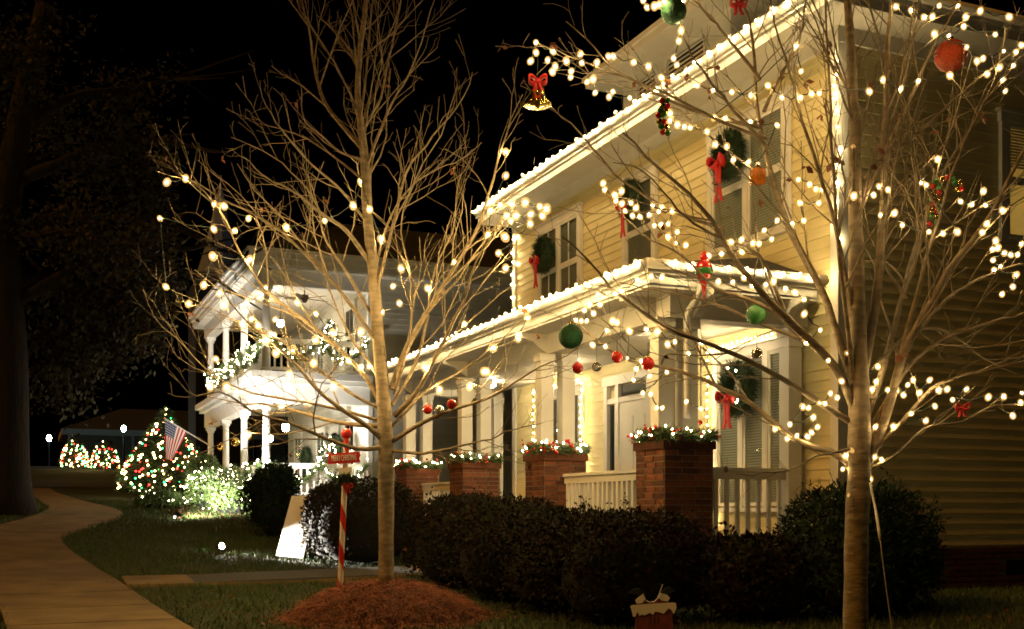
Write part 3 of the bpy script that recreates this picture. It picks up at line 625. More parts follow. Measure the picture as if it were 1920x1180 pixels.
L2 = [
 ([(1614, 720), (1642, 560), (1652, 420), (1650, 250), (1656, 100), (1668, -60), (1672, -180)], 13, .2),
 ([(1602, 770), (1568, 690), (1495, 608), (1440, 545), (1390, 480), (1350, 405), (1290, 335), (1230, 272), (1180, 222)], 11, -.5), ([(1602, 720), (1562, 610), (1540, 545), (1482, 430), (1452, 330), (1432, 230), (1425, 130), (1415, 60), (1392, -30)], 11, .5),
 ([(1600, 885), (1570, 852), (1500, 830), (1450, 790), (1400, 748), (1340, 722), (1280, 700), (1200, 680), (1130, 640), (1085, 598)], 9, .7), ([(1592, 790), (1520, 745), (1450, 702), (1380, 668), (1300, 640), (1230, 612), (1150, 560), (1090, 505), (1040, 455)], 8, -.7),
 ([(1625, 870), (1660, 780), (1692, 660), (1740, 560), (1790, 470), (1850, 380), (1900, 280), (1950, 180)], 13, -.3), ([(1618, 800), (1658, 680), (1690, 560), (1720, 440), (1760, 330), (1830, 200), (1905, 85)], 9, .6),
 ([(1630, 855), (1700, 780), (1760, 722), (1830, 702), (1900, 692), (1965, 680)], 6, -.6), ([(1625, 820), (1700, 692), (1760, 642), (1830, 612), (1920, 588), (1990, 560)], 7, -.3),
 ([(1620, 885), (1680, 852), (1740, 802), (1800, 790), (1860, 752), (1935, 742)], 4.5, .2), ([(1608, 770), (1592, 640), (1577, 500), (1561, 330), (1551, 180), (1548, 50), (1552, -70)], 6.5, -.4),
 ([(1606, 620), (1562, 420), (1502, 250), (1472, 150), (1440, 60), (1420, -20)], 7, -.6), ([(1598, 730), (1520, 645), (1420, 600), (1330, 562), (1250, 540), (1150, 512)], 6, .6),
 ([(1428, 240), (1330, 216), (1240, 172), (1150, 112), (1092, 50), (1060, 8)], 5, .2), ([(1436, 260), (1330, 222), (1200, 165), (1090, 125), (1000, 98)], 4.5, -.3), ([(1360, 430), (1260, 395), (1160, 330), (1080, 240), (1015, 165)], 4.5, .1),
 ([(1425, 150), (1380, 80), (1330, 20), (1270, -50)], 5, .2), ([(1432, 210), (1470, 120), (1500, 40), (1510, -60)], 5, -.2), ([(1440, 280), (1350, 180), (1280, 90), (1240, -10)], 5, -.5),
 ([(1605, 420), (1640, 330), (1710, 260), (1790, 190), (1880, 110), (1940, 60)], 5.5, -.5), ([(1652, 300), (1700, 200), (1740, 100), (1790, 10), (1820, -60)], 6, .4), ([(1700, 640), (1780, 560), (1860, 500), (1930, 470)], 6, .3),
 ([(1690, 660), (1740, 480), (1770, 380), (1800, 280), (1850, 150), (1870, 40)], 6, -.5), ([(1605, 840), (1530, 860), (1470, 885), (1400, 890)], 3.5, -.5), ([(1480, 600), (1400, 560), (1340, 540), (1270, 480), (1200, 430), (1130, 350)], 5.5, .3),
 ([(1470, 580), (1420, 480), (1330, 440), (1260, 400), (1200, 330), (1130, 300)], 5, -.7), ([(1700, 560), (1650, 480), (1680, 400), (1700, 300)], 4, .5), ([(1625, 700), (1720, 620), (1800, 640), (1890, 720), (1950, 740)], 4.5, .6)]
tree2 = bare_tree('bare_tree', 'large bare tree strung with bulbs and baubles before the yellow house corner', 7.5, T2, [23, 22.5, 22, 22, 21, 19, 17, 14, 12, 10.5, 9, 7, 5, 3], L2, 't2', 5.0, 1.05)
# a few leaves that stayed on the twigs
for key, tr_, n in (('t1', tree1, 14), ('t2', tree2, 34)):
    A_ = np.vstack([q[-2:] for q in ALLP[key]]); U_, V_, _ = proj(A_); A_ = A_[(U_ > 300) & (U_ < 1950) & (V_ > 0) & (V_ < 900)]
    m = M(); P = A_[rng.integers(0, len(A_), n)]
    for k_ in range(3): cards(m, P, .055, .7, up=-.6)
    kind(m.build('dry_leaves', 'dry_leaf', tr_), 'stuff')
# bulbs hang on the branches nearest to where the photograph shows them
TREE = {}
for key in ('t1', 't2'):
    P = np.vstack([np.vstack([q, (q[1:]+q[:-1])/2]) for q in ALLP[key]]); U_, V_, D_ = proj(P); TREE[key] = (P, U_, V_, D_)
def on_tree(key, u, v, dback=None):
    P, U_, V_, D_ = TREE[key]; i = np.argmin((U_-u)**2+(V_-v)**2); return ray(u, v, D_[i]-.02)
B1 = [
 ('string of bulbs on the far-reaching left twigs of the mound tree', [(313, 342), (348, 335), (402, 383), (420, 387), (466, 410), (440, 433), (401, 430), (300, 410), (311, 538), (354, 570), (382, 535), (399, 481), (468, 487)]),
 ('string of bulbs on the mound tree across the white house eave', [(537, 427), (609, 414), (662, 386), (678, 342), (693, 393), (715, 449), (752, 504), (737, 537), (802, 541), (852, 492), (871, 608), (749, 569), (715, 586)]),
 ('string of bulbs on the mound tree before the white house upper veranda', [(412, 550), (421, 573), (462, 567), (489, 552), (498, 540), (558, 568), (593, 589), (624, 625), (676, 623), (592, 638), (550, 656), (516, 599), (514, 628), (484, 610), (471, 599), (455, 609), (498, 639), (517, 663), (588, 681), (653, 677), (678, 688), (692, 688)]),
 ('string of bulbs on the lowest left limbs of the mound tree', [(405, 674), (395, 726), (425, 726), (445, 735), (543, 702), (625, 724), (580, 756), (528, 763), (465, 816)]),
 ('string of bulbs on the mound tree before the yellow house porch gutter', [(797, 689), (824, 731), (881, 725), (907, 697), (913, 697), (925, 653), (972, 636), (972, 628), (989, 596)])]
B1.append(('bunched bulbs where the mound tree meets the far end of the main gutter', [(948, 285), (948, 330), (922, 378), (938, 385), (960, 383), (985, 380), (1012, 388), (1025, 392), (1017, 405), (995, 402), (968, 405), (950, 405), (920, 395), (915, 440), (947, 445), (958, 415), (994, 420), (970, 445), (935, 475), (971, 495), (948, 503)]))
for lb, pts in B1: lights('string_lights', lb, [on_tree('t1', u, v) for u, v in pts], 'far', wr=.005)
B2 = [
 ('string of bulbs bunched by the gold bell at the top of the big tree', [(995, 115), (1005, 99), (1005, 80), (1037, 97), (1027, 113), (1041, 125), (1036, 135), (1062, 115), (1071, 134), (1070, 145), (1088, 102), (1091, 118), (1119, 118), (1101, 154), (1112, 149), (1116, 174), (1149, 172), (1142, 182), (1181, 184)]),
 ('string of bulbs crossing in front of the roof dormer', [(1141, 106), (1150, 106), (1188, 117), (1216, 125), (1240, 146), (1296, 128), (1269, 122), (1263, 110), (1273, 77), (1277, 58)]),
 ('string of bulbs above the dark green bauble at the top edge', [(1206, 1), (1213, 14), (1227, 12), (1236, 9), (1246, 3), (1281, 2)]),
 ('string of bulbs running level across the top of the house corner', [(1307, 161), (1337, 170), (1372, 173), (1408, 179), (1440, 161), (1466, 183), (1501, 183), (1522, 176), (1536, 175), (1565, 161), (1630, 172), (1655, 150), (1688, 167), (1722, 152), (1781, 142)]),
 ('string of bulbs above and around the big orange-red bauble', [(1680, 13), (1709, 20), (1733, 33), (1748, 32), (1761, 11), (1797, 11), (1811, 32), (1838, 21), (1892, 32), (1866, 65), (1807, 50), (1779, 67), (1752, 64), (1813, 89), (1832, 115), (1843, 110), (1882, 96), (1905, 98), (1915, 85), (1900, 123), (1874, 127), (1851, 139), (1880, 150), (1885, 171)]),
 ('string of bulbs beside the wreath on the double upper window', [(1257, 213), (1257, 226), (1270, 234), (1283, 238), (1294, 240), (1326, 247), (1341, 271), (1363, 275), (1375, 300), (1403, 304), (1421, 309), (1457, 235), (1407, 228), (1360, 222), (1339, 221), (1493, 87), (1502, 134)]),
 ('string of bulbs across the foot of the double upper window', [(1497, 337), (1518, 346), (1530, 355), (1541, 356), (1535, 381), (1500, 381), (1507, 414), (1486, 419), (1457, 414), (1433, 432), (1447, 449), (1423, 457), (1412, 456), (1391, 449), (1371, 454), (1391, 473), (1353, 476), (1329, 480)]),
 ('string of bulbs swooping before the single middle upper window', [(1131, 344), (1134, 356), (1153, 366), (1165, 359), (1155, 377), (1166, 382), (1183, 380), (1192, 390), (1172, 396), (1186, 405), (1200, 407), (1217, 403), (1224, 386), (1240, 389), (1235, 397), (1260, 396), (1253, 420), (1239, 421), (1227, 423), (1253, 444), (1270, 435), (1267, 456), (1286, 460)]),
 ('string of bulbs trailing along the porch gutter corner', [(1121, 552), (1154, 551), (1165, 546), (1195, 525), (1221, 518), (1241, 520), (1347, 528), (1374, 529), (1395, 521), (1410, 536), (1436, 534), (1451, 528), (1473, 542), (1491, 549), (1508, 562), (1508, 589), (1538, 619), (1511, 644), (1532, 654), (1553, 676)]),
 ('string of bulbs among the three small red baubles', [(1080, 600), (1090, 602), (1100, 602), (1096, 582), (1113, 588), (1106, 571), (1126, 571), (1149, 602), (1157, 605), (1138, 620), (1111, 647), (1135, 650), (1180, 621), (1176, 673), (1202, 677), (1193, 692), (1188, 713), (1218, 705), (1250, 698), (1205, 737), (1220, 739), (1231, 765), (1242, 765)]),
 ('string of bulbs before the porch columns on thin twigs', [(1212, 618), (1233, 622), (1265, 641), (1252, 646), (1291, 663), (1314, 644), (1314, 767), (1287, 753)]),
 ('string of bulbs winding over the lit triple window to the trunk', [(1453, 805), (1476, 823), (1494, 817), (1514, 819), (1522, 811), (1533, 801), (1525, 783), (1481, 796), (1505, 763), (1516, 765), (1536, 755), (1547, 757), (1557, 738), (1570, 746), (1578, 715), (1587, 664)]),
 ('string of bulbs hanging round the striped bell cane on the dark side wall', [(1601, 277), (1601, 368), (1638, 366), (1648, 350), (1665, 356), (1651, 404), (1677, 400), (1692, 422), (1742, 435), (1768, 438), (1795, 435), (1737, 347), (1728, 343), (1758, 299), (1759, 299), (1801, 378), (1822, 384), (1844, 359), (1848, 385), (1880, 395), (1850, 420), (1842, 436)]),
 ('dense knot of bulbs at the right edge before the dark side wall', [(1867, 452), (1861, 468), (1871, 465), (1883, 475), (1895, 478), (1908, 478), (1915, 458), (1862, 488), (1876, 500), (1864, 507), (1905, 516), (1899, 538), (1879, 552)]),
 ('string of bulbs running level from the fork to the red velvet bow', [(1646, 688), (1618, 708), (1642, 715), (1635, 730), (1625, 757), (1666, 732), (1670, 740), (1681, 733), (1680, 713), (1694, 741), (1702, 722), (1712, 713), (1724, 737), (1743, 713), (1760, 732), (1776, 730), (1812, 730), (1786, 750), (1853, 745), (1882, 744), (1916, 737), (1914, 755), (1899, 780)]),
 ('string of bulbs wound about the fork of the big trunk', [(1753, 762), (1709, 776), (1736, 789), (1675, 800), (1642, 801), (1613, 809), (1600, 845), (1586, 854), (1639, 857), (1653, 862), (1580, 880), (1594, 877), (1623, 886), (1631, 899), (1626, 921), (1594, 928)])]
for lb, pts in B2: lights('string_lights', lb, [on_tree('t2', u, v) for u, v in pts], 'tree', wr=.004)

# ------------------------------------------------------------------ bulbs along the house
def along(a, b, step, jit=.012):
    a = np.array(a, float); b = np.array(b, float); n = int(np.linalg.norm(b-a)/step)
    return [a+(b-a)*(i+.5)/n+rng.normal(0, jit, 3) for i in range(n)]
GX = FX-OV-.20
lights('string_lights', 'row of bulbs along the main roof gutter of the yellow house', along((GX, FYF+OV, 6.74), (GX, CY-OV-.1, 6.74), .25), 'eave', sag=.02)
lights('string_lights', 'bulbs down the near corner board of the yellow house', along((FX-.04, CY-.02, 6.3), (FX-.04, CY-.02, 4.1), .20, .02), 'eave', sag=.02)
lights('string_lights', 'bulbs down the far upper corner of the yellow house', along((FX-.05, FYF-.06, 6.3), (FX-.05, FYF-.06, 4.35), .20, .02), 'eave', sag=.02)
lights('string_lights', 'row of bulbs along the street side gutter of the porch', along((PEX-.15, PFY, 3.80), (PEX-.15, PEY-.1, 3.80), .23), 'eave', sag=.02)
lights('string_lights', 'row of bulbs along the short end gutter of the porch', along((PEX+.1, PEY-.15, 3.80), (FX-.05, PEY-.15, 3.80), .21), 'eave', sag=.02)
def frame_lights(lb, yc, hw, z0, z1, step):
    x = FX-.09; p = along((x, yc+hw, z0), (x, yc+hw, z1), step, .006)+along((x, yc+hw, z1), (x, yc-hw, z1), step, .006)+along((x, yc-hw, z1), (x, yc-hw, z0), step, .006)
    lights('string_lights', lb, p, 'window', sag=.01)
frame_lights('bulbs framing the triple window with the big wreath on the porch', 11.62, .93, 1.0, 3.30, .10)
frame_lights('bulbs framing the far porch window behind the second pier', 17.15, .93, 1.0, 3.30, .11)

# ------------------------------------------------------------------ greenery: wreaths, garlands
def needles(m, P, D, L, w_):
    n = len(P); b = np.cross(D, rng.normal(size=(n, 3))); b /= np.linalg.norm(b, axis=1)[:, None]+1e-9
    m.quads(np.stack([P-b*w_, P+b*w_, P+D*L[:, None]], 1))
def ribbon(m, P, wv, th=.006):
    P = np.asarray(P, float); wv = np.broadcast_to(np.asarray(wv, float), P.shape); t = np.gradient(P, axis=0); nn = np.cross(t, wv); nn /= np.linalg.norm(nn, axis=1)[:, None]+1e-9
    n = len(P); V = np.vstack([P-wv+nn*th/2, P+wv+nn*th/2, P-wv-nn*th/2, P+wv-nn*th/2]); f = []
    for i in range(n-1): f += [(i, n+i, n+i+1, i+1), (2*n+i+1, 3*n+i+1, 3*n+i, 2*n+i), (i+1, 2*n+i+1, 2*n+i, i), (n+i, 3*n+i, 3*n+i+1, n+i+1)]
    m.add(V, f)
def bow(root, c, a, o_, s, tail=1.6, mt='red_ribbon'):
    c = np.array(c, float); a = np.array(a, float); o_ = np.array(o_, float); up = np.array([0, 0, 1.])
    for sg in (-1, 1):
        th = np.linspace(0, 1, 12); x = np.sin(th*math.pi)*1.0; y = .42*np.sin(th*2*math.pi)
        P = c + s*(sg*a*x[:, None] + up*(y+.18*x)[:, None] + o_*(.35*np.sin(th*math.pi))[:, None]); m = M(); ribbon(m, P, o_*s*.30+up*s*.14); m.build('bow_loop', mt, root, True)
        th = np.linspace(0, 1, 9); P = c + s*(sg*a*(.10+.32*th+.06*np.sin(th*7+sg))[:, None] - up*(tail*th)[:, None] + o_*(.12+.08*np.sin(th*5+sg))[:, None]); m = M(); ribbon(m, P, a*s*.19+o_*.03*s); m.build('ribbon_tail', mt, root, True)
    m = M(); m.ball(c+o_*s*.2, s*.24, 12); m.build('knot', mt, root, True)
def wreath(label, c, a, o_, Rr, r, nn=2600, bs=.13, tail=2.0, bulbs=0, bo=(0, 0, 0)):
    c = np.array(c, float); a = np.array(a, float); o_ = np.array(o_, float); up = np.array([0, 0, 1.]); t = thing('wreath', label, 'wreath', c)
    ph = rng.uniform(0, 2*math.pi, nn); ps = rng.uniform(0, 2*math.pi, nn); rad = np.cos(ph)[:, None]*a+np.sin(ph)[:, None]*up; tan = -np.sin(ph)[:, None]*a+np.cos(ph)[:, None]*up
    out = np.cos(ps)[:, None]*rad+np.sin(ps)[:, None]*o_; P = c+rad*Rr+out*r*.5; D = out*.8+tan*rng.uniform(.2, 1, nn)[:, None]+rng.normal(0, .25, (nn, 3)); D /= np.linalg.norm(D, axis=1)[:, None]
    m = M(); needles(m, P, D, rng.uniform(.5, 1.1, nn)*r*1.15, .0055); an = np.linspace(0, 2*math.pi, 25); m.tube(c+np.cos(an)[:, None]*a*Rr+np.sin(an)[:, None]*up*Rr, r*.55, 8, False); m.build('greenery', 'fir', t)
    bow(t, c-up*Rr*.55+o_*(r+.02)+np.array(bo), a, o_, bs, tail)
    for i in range(bulbs):
        q = rng.uniform(0, 2*math.pi); inst('bulb', BULB['mini'], c+(math.cos(q)*a+math.sin(q)*up)*Rr+o_*r*1.1, t)
    return t
aY, oX = (0, 1, 0), (-1, 0, 0)
wreath('wreath with long red bow on the nearest double upper window', (FX-.17, 11.97, 5.66), aY, oX, .23, .10, bs=.15, tail=3.2)
wreath('wreath with red bow on the narrow middle upper window', (FX-.17, 14.46, 5.72), aY, oX, .22, .09, bs=.12, tail=3.6)
wreath('wreath with red bow on the farthest upper window', (FX-.17, 17.5, 5.55), aY, oX, .23, .10, bs=.13, tail=3.4)
wreath('large wreath with red bow on the lit porch window', (FX-.2, 11.72, 2.70), aY, oX, .25, .11, bs=.15, tail=2.4, bulbs=4)
wreath('wreath on the white house wall beside the bright lantern', (HW-.15, 30.95, 2.9), aY, oX, .33, .13, nn=1600, bs=.14, bulbs=5)
wreath('wreath on the white house lower wall towards the flag', (HW-.15, 34.7, 2.7), aY, oX, .36, .14, nn=1600, bs=.14)
def foliage_tube(m, P, r, per, L):
    P = np.asarray(P, float); seg = np.linalg.norm(np.diff(P, axis=0), axis=1); n = int(seg.sum()*per); s_ = rng.uniform(0, len(P)-1.001, n); i = s_.astype(int); f_ = (s_-i)[:, None]
    c = P[i]*(1-f_)+P[i+1]*f_; tg = P[i+1]-P[i]; tg /= np.linalg.norm(tg, axis=1)[:, None]+1e-9; o_ = rng.normal(size=(n, 3)); o_ /= np.linalg.norm(o_, axis=1)[:, None]
    D = o_+tg*.5; D /= np.linalg.norm(D, axis=1)[:, None]; needles(m, c+o_*r*.5, D, rng.uniform(.5, 1.2, n)*L, .006); m.tube(P, r*.5, 6)
ordn = ('nearest', 'second', 'third', 'farthest')
for k_, y in enumerate(PIERS):
    c = np.array([PX, y, PTOP+.03]); t = thing('pier_garland', 'garland with red berries and bulbs round the columns on the %s brick pier' % ordn[k_], 'garland', c)
    h = PH+.0; P = np.array([(PX-h, y+h, PTOP+.05), (PX-h, y, PTOP+.06), (PX-h, y-h, PTOP+.07), (PX, y-h, PTOP+.05), (PX+h, y-h, PTOP+.06), (PX+h, y, PTOP+.05)])
    P = spline(P, 20); m = M(); foliage_tube(m, P, .08, 1300, .09); m.build('greenery', 'lit_leaf', t)
    mb = M(); mr = M()
    for i in range(34):
        q = P[rng.integers(0, 15)]+rng.normal(0, .05, 3)+np.array([0, 0, .03]); mr.ball(q, rng.uniform(.012, .03), 8)
    kind(mr.build('berries', 'red_ball', t, True), 'stuff')
    for i in range(20): inst('bulb', BULB['mini'], P[rng.integers(0, 17)]+rng.normal(0, .035, 3)+np.array([-.03, -.03, .03]), t)
# small table-top fir behind second pier
def cone_tree(name, label, base, h, r, nn, nL, mat_, L=.12, trunk=.05, cat='tree', shape=1.0, group=None):
    base = np.array(base, float); t = thing(name, label, cat, base, group)
    m = M(); m.tube([base, base+np.array([0, 0, h*.95])], [trunk, .01], 8); m.build('trunk', 'fan_wood', t)
    z = 1-np.sqrt(rng.uniform(0, 1, nn)); a = rng.uniform(0, 2*math.pi, nn); rr = r*np.sin(np.clip(1-z, 0, 1)**shape*math.pi/2)*rng.uniform(.55, 1.02, nn)*(1+.10*np.sin(a*5+z*22))
    P = base+np.c_[rr*np.cos(a), rr*np.sin(a), h*(.06+.92*z)]; D = np.c_[np.cos(a), np.sin(a), np.full(nn, .1)]+rng.normal(0, .4, (nn, 3)); D /= np.linalg.norm(D, axis=1)[:, None]
    m = M(); needles(m, P, D, rng.uniform(.6, 1.2, nn)*L, L*.13); m.build('crown', mat_, t)
    def surf(n):
        z = 1-np.sqrt(rng.uniform(.0, 1, n)); z = np.clip(z, .03, .97); a = rng.uniform(0, 2*math.pi, n); rr = r*np.sin((1-z)**shape*math.pi/2)*1.04; return base+np.c_[rr*np.cos(a), rr*np.sin(a), h*(.07+.92*z)]
    return t, surf
def ico_many(pts, r, mt, name, root):
    bm = bmesh.new(); bmesh.ops.create_icosphere(bm, subdivisions=1, radius=r); v = np.array([x.co[:] for x in bm.verts]); f = [tuple(x.index for x in q.verts) for q in bm.faces]; bm.free()
    m = M()
    for p in pts: m.add(v+p, f)
    return kind(m.build(name, mt, root, True), 'stuff')
t, sf = cone_tree('tabletop_fir', 'small lit fir with red baubles on the porch behind the second pier', (7.0, 14.6, FLZ), 1.75, .22, 2600, 0, 'lit_leaf', .10)
ico_many(sf(30), .011, 'bulb_mini', 'bulbs', t)
ico_many(sf(18), .03, 'red_ball', 'baubles', t)
# ------------------------------------------------------------------ shrubs before the porch
def bush(name, label, c, rx, ry, h, n, mt, L=.07, asp=.5, group=None, lights_=0, cat='shrub', core='bush_core'):
    c = np.array(c, float); t = thing(name, label, cat, c, group)
    lob = rng.normal(size=(9, 3)); lob[:, 2] = np.abs(lob[:, 2]); lob /= np.linalg.norm(lob, axis=1)[:, None]; amp = rng.uniform(-.10, .16, 9)
    D = rng.normal(size=(n, 3)); D[:, 2] = np.abs(D[:, 2])*1.1-.25; D /= np.linalg.norm(D, axis=1)[:, None]
    sc = 1+np.sum(amp*np.exp(-((1-D@lob.T)/.22)), 1); q = np.sign(D)*np.abs(D)**.75; rad = rng.beta(5, 1.2, n)*1.05
    P = c+np.c_[q[:, 0]*rx, q[:, 1]*ry, np.clip(.42*h+q[:, 2]*h*.62, .03, 9)]*1.0*np.c_[sc*rad, sc*rad, .75+.25*sc*rad]
    m = M(); cards(m, P, L, asp, nrm=D, up=.5); m.build('foliage', mt, t)
    m = M(); m.lathe([(.02, h*.02)]+[(rx*.80*math.sin(x)**.6, h*(.42-.40*math.cos(x))) for x in np.linspace(.5, 2.9, 9)], (0, 0, 0), 16); v = m.v[0]; v[:, 1] *= ry/rx; m.v[0] = v+c; m.build('solid_core', core, t, True)  # dark solid core filling the inside of the foliage
    # stray shoots
    ns = 70; i = rng.integers(0, n, ns); i = i[P[i][:, 2] > c[2]+h*.7]; m = M()
    for j in i: m.tube([P[j], P[j]+D[j]*.06+np.array([0, 0, rng.uniform(.04, .13)])], .003, 3); cards(m, P[j]+D[j]*.06+rng.normal(0, .02, (5, 3))+np.array([0, 0, .07]), L*.8, asp)
    kind(m.build('shoots', mt, t), 'stuff')
    return t, P
SH = 'dark shrubs in front of the porch'
def bh(x, y, top): return top-float(gz(x, y))
for lb, x, y, top, rx, ry in (('rounded dark shrub before the nearest brick pier', 5.35, 9.75, 1.12, .74, .80), ('dark shrub under the porch railing, second from the nearest pier', 5.35, 11.1, 1.13, .72, .80),
    ('dark shrub between the second pier and the striped pole, with reddish leaves', 5.35, 12.55, 1.27, .74, .85), ('dark shrub before the third brick pier', 5.30, 14.2, 1.35, .70, .85),
    ('dark shrub directly behind the mound tree trunk', 4.95, 17.6, 1.66, .9, .95), ('dark shrub overlapping the bright white board', 4.75, 18.6, 1.58, .55, .7)):
    bush('shrub', lb, (x, y, float(gz(x, y))), rx, ry, bh(x, y, top), 11000, 'bush_leaf', .055, group=SH)
bush('shrub', 'low reddish shrub below the near porch railing', (6.45, 9.05, float(gz(6.45, 9.05))), .70, .62, bh(6.45, 9.05, .92), 6500, 'bush_leaf', group=SH)
bush('juniper', 'bushy green juniper behind the big trunk at the house corner', (7.15, 8.55, float(gz(7.15, 8.55))), .60, .60, bh(7.15, 8.55, 1.36), 9000, 'juniper', .09, .22)
bush('juniper', 'dark juniper at the house corner beside the brick foundation', (7.75, 8.9, float(gz(7.75, 8.9))), .5, .55, bh(7.75, 8.9, 1.02), 5000, 'juniper', .09, .22)
for lb, x, y, h, r, mt, nl in (('netted shrub covered in warm mini bulbs beside the ground floodlight', 4.5, 29.9, .95, .75, 'lit_leaf', 150), ('leafy green shrub by the white house corner post with some mini bulbs', 4.7, 28.3, .8, .6, 'lit_leaf', 40),
    ('low shrub with a few mini bulbs below the coloured fir', 3.1, 30.6, .45, .5, 'lit_leaf', 14), ('grey green upright conifer left of the white board', 4.55, 22.6, 1.35, .42, 'juniper', 0), ('spiky tall shrub between the coloured fir and the veranda', 4.7, 34.2, 1.3, .5, 'lit_leaf', 10),
    ('dark clipped shrub behind the grey green conifer', 4.95, 25.3, 1.05, .5, 'juniper', 0)):
    t, P = bush('shrub', lb, (x, y, float(gz(x, y))), r, r, h, 4200, mt, .10, .35)
    if nl:
        sel = P[rng.integers(0, len(P), nl)]; ico_many(sel+rng.normal(0, .03, (nl, 3))+np.array([-.06, -.08, .02]), .017, 'bulb_mini', 'bulbs', t)
m = M(); q = rng.uniform(0, 1, (900, 2)); X_ = 3.0+q[:, 0]*2.2; Y_ = 26.2+q[:, 1]*5; cards(m, np.c_[X_, Y_, gz(X_, Y_)+.03], .12, .2, up=0); tag(kind(m.build('bed_mulch', 'straw_brown'), 'stuff'), 'brown mulch under the lit shrubs', 'mulch')

# ------------------------------------------------------------------ mound, striped pole, boards
base = ray(724, 1108, 12.0); mc = np.array([base[0], base[1]]); MR, MH = .98, .36; gb = float(gz(*mc))
t = thing('straw_mound', 'heaped red pine straw round the foot of the mound tree', 'mound', (mc[0], mc[1], gb))
def mound_z(r): return MH*np.clip(1-(r/MR)**2, 0, 1)**.8
nr, na = 16, 48; V = []; f = []
for i in range(nr+1):
    for j in range(na):
        a = j*2*math.pi/na; r = MR*i/nr; x, y = mc[0]+r*math.cos(a), mc[1]+r*math.sin(a); V.append((x, y, float(gz(x, y))-.01+mound_z(r)+.02*math.sin(5*a+i)*(i < nr)))
for i in range(nr):
    for j in range(na): f.append((i*na+j, (i+1)*na+j, (i+1)*na+(j+1) % na, i*na+(j+1) % na))
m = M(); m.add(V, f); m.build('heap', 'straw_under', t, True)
n = 16000; r = MR*1.08*np.sqrt(rng.uniform(0, 1, n))*(1+.14*np.abs(rng.normal(0, 1, n))*(rng.uniform(0, 1, n) < .35)); a = rng.uniform(0, 2*math.pi, n); x = mc[0]+r*np.cos(a); y = mc[1]+r*np.sin(a); z = gz(x, y)+mound_z(r)+rng.uniform(0, .05, n)
D = rng.normal(size=(n, 3)); D[:, 2] = D[:, 2]*.22; rd = np.c_[np.cos(a), np.sin(a), -r/MR*.6]; D += rd*.5; D /= np.linalg.norm(D, axis=1)[:, None]; L_ = rng.uniform(.06, .20, n)[:, None]
b = np.cross(D, np.array([0, 0, 1.])+rng.normal(0, .3, (n, 3))); b /= np.linalg.norm(b, axis=1)[:, None]; P = np.c_[x, y, z]; md = P+D*L_*.5+np.array([0, 0, .02])
m = M(); m.quads(np.stack([P-b*.0024, P+b*.0024, md+b*.0022, md-b*.0022], 1)); m.quads(np.stack([md-b*.0022, md+b*.0022, P+D*L_+b*.001, P+D*L_-b*.001], 1)); kind(m.build('straw', 'straw', t), 'stuff')
# striped pole
pb = ray(637, 1118, 12.1); pt = ray(650, 822, 12.1); L = np.linalg.norm(pt-pb)
t = thing('striped_pole', 'red and white striped sign pole leaning beside the straw mound', 'sign pole', pb)
ns, nseg = 20, 150; V = []; ax = (pt-pb)/L; e1 = np.cross(ax, [0, 1, 0]); e1 /= np.linalg.norm(e1); e2 = np.cross(ax, e1); m = M()
for i in range(nseg+1):
    for j in range(ns): a = j*2*math.pi/ns; V.append(pb+ax*L*i/nseg+.030*(math.cos(a)*e1+math.sin(a)*e2))
for i in range(nseg):
    for j in range(ns):
        k = 0 if (i/nseg*L/.40 + j/ns) % 1 < .5 else 1
        m.f.append((i*ns+j, i*ns+(j+1) % ns, (i+1)*ns+(j+1) % ns, (i+1)*ns+j)); m.mi.append(k)
m.v.append(np.array(V)); m.n = len(V); m.build('pole', ['red_paint', 'pole_white'], t, True)
m = M(); m.ball(pt+np.array([0, 0, .05]), .06, 16); m.build('finial', 'red_ball', t, True)
RT3 = np.array([RT[0], RT[1], 0]); FW3 = np.array([FW[0], FW[1], 0])
def plank(root, name, c, w_, h, tilt, mt, notch=0, th=.022):
    c = np.array(c, float); X = RT3*math.cos(tilt)+np.array([0, 0, 1])*math.sin(tilt); Z = np.array([0, 0, 1])*math.cos(tilt)-RT3*math.sin(tilt)
    poly = [(-w_/2, -h/2), (w_/2, -h/2)] + ([(w_/2-notch, -h/6), (w_/2+notch*.3, h/6), (w_/2-notch*.3, h/3)] if notch else []) + [(w_/2, h/2), (-w_/2, h/2)] + ([(-w_/2+notch, h/6), (-w_/2-notch*.2, -h/6)] if notch else [])
    m = M(); m.prism(poly, lambda v: c+v[:, :1]*X+v[:, 2:]*Z+v[:, 1:2]*FW3, th); o = m.build(name, mt, root); return o, X, Z
sc = ray(645, 859, 12.02); SP, SX, SZ = plank(t, 'sign_board', sc, .345, .112, .06, 'red_paint', .014)
def lettering(text, c, X, Z, h, mt, root, w_=None, ext=.003, name='lettering'):
    cu = bpy.data.curves.new(name, 'FONT'); cu.body = text; cu.align_x = 'CENTER'; cu.align_y = 'CENTER'; cu.size = 1; cu.extrude = .02
    o = bpy.data.objects.new(name+'_source', cu); C.objects.link(o); bpy.context.view_layer.update()
    me = bpy.data.meshes.new_from_object(o.evaluated_get(bpy.context.evaluated_depsgraph_get())); bpy.data.objects.remove(o)
    co = np.array([v.co[:] for v in me.vertices]); wd = np.ptp(co[:, 0]); ht = np.ptp(co[:, 1]); sx = (w_/wd if w_ else h/ht); sz = h/ht; Y = np.cross(X, Z)
    co = np.asarray(c)+co[:, :1]*sx*X+co[:, 1:2]*sz*Z-co[:, 2:]*ext/.02*FW3 - W[root.name]
    for v, q in zip(me.vertices, co): v.co = q
    me.materials.clear(); me.materials.append(MAT[mt]); ob = bpy.data.objects.new(name, me); C.objects.link(ob); ob.parent = root; W[ob.name] = W[root.name]
lettering('MERRY CHRISTMAS', sc-FW3*.003, SX, SZ, .062, 'sign_white', SP, .265)
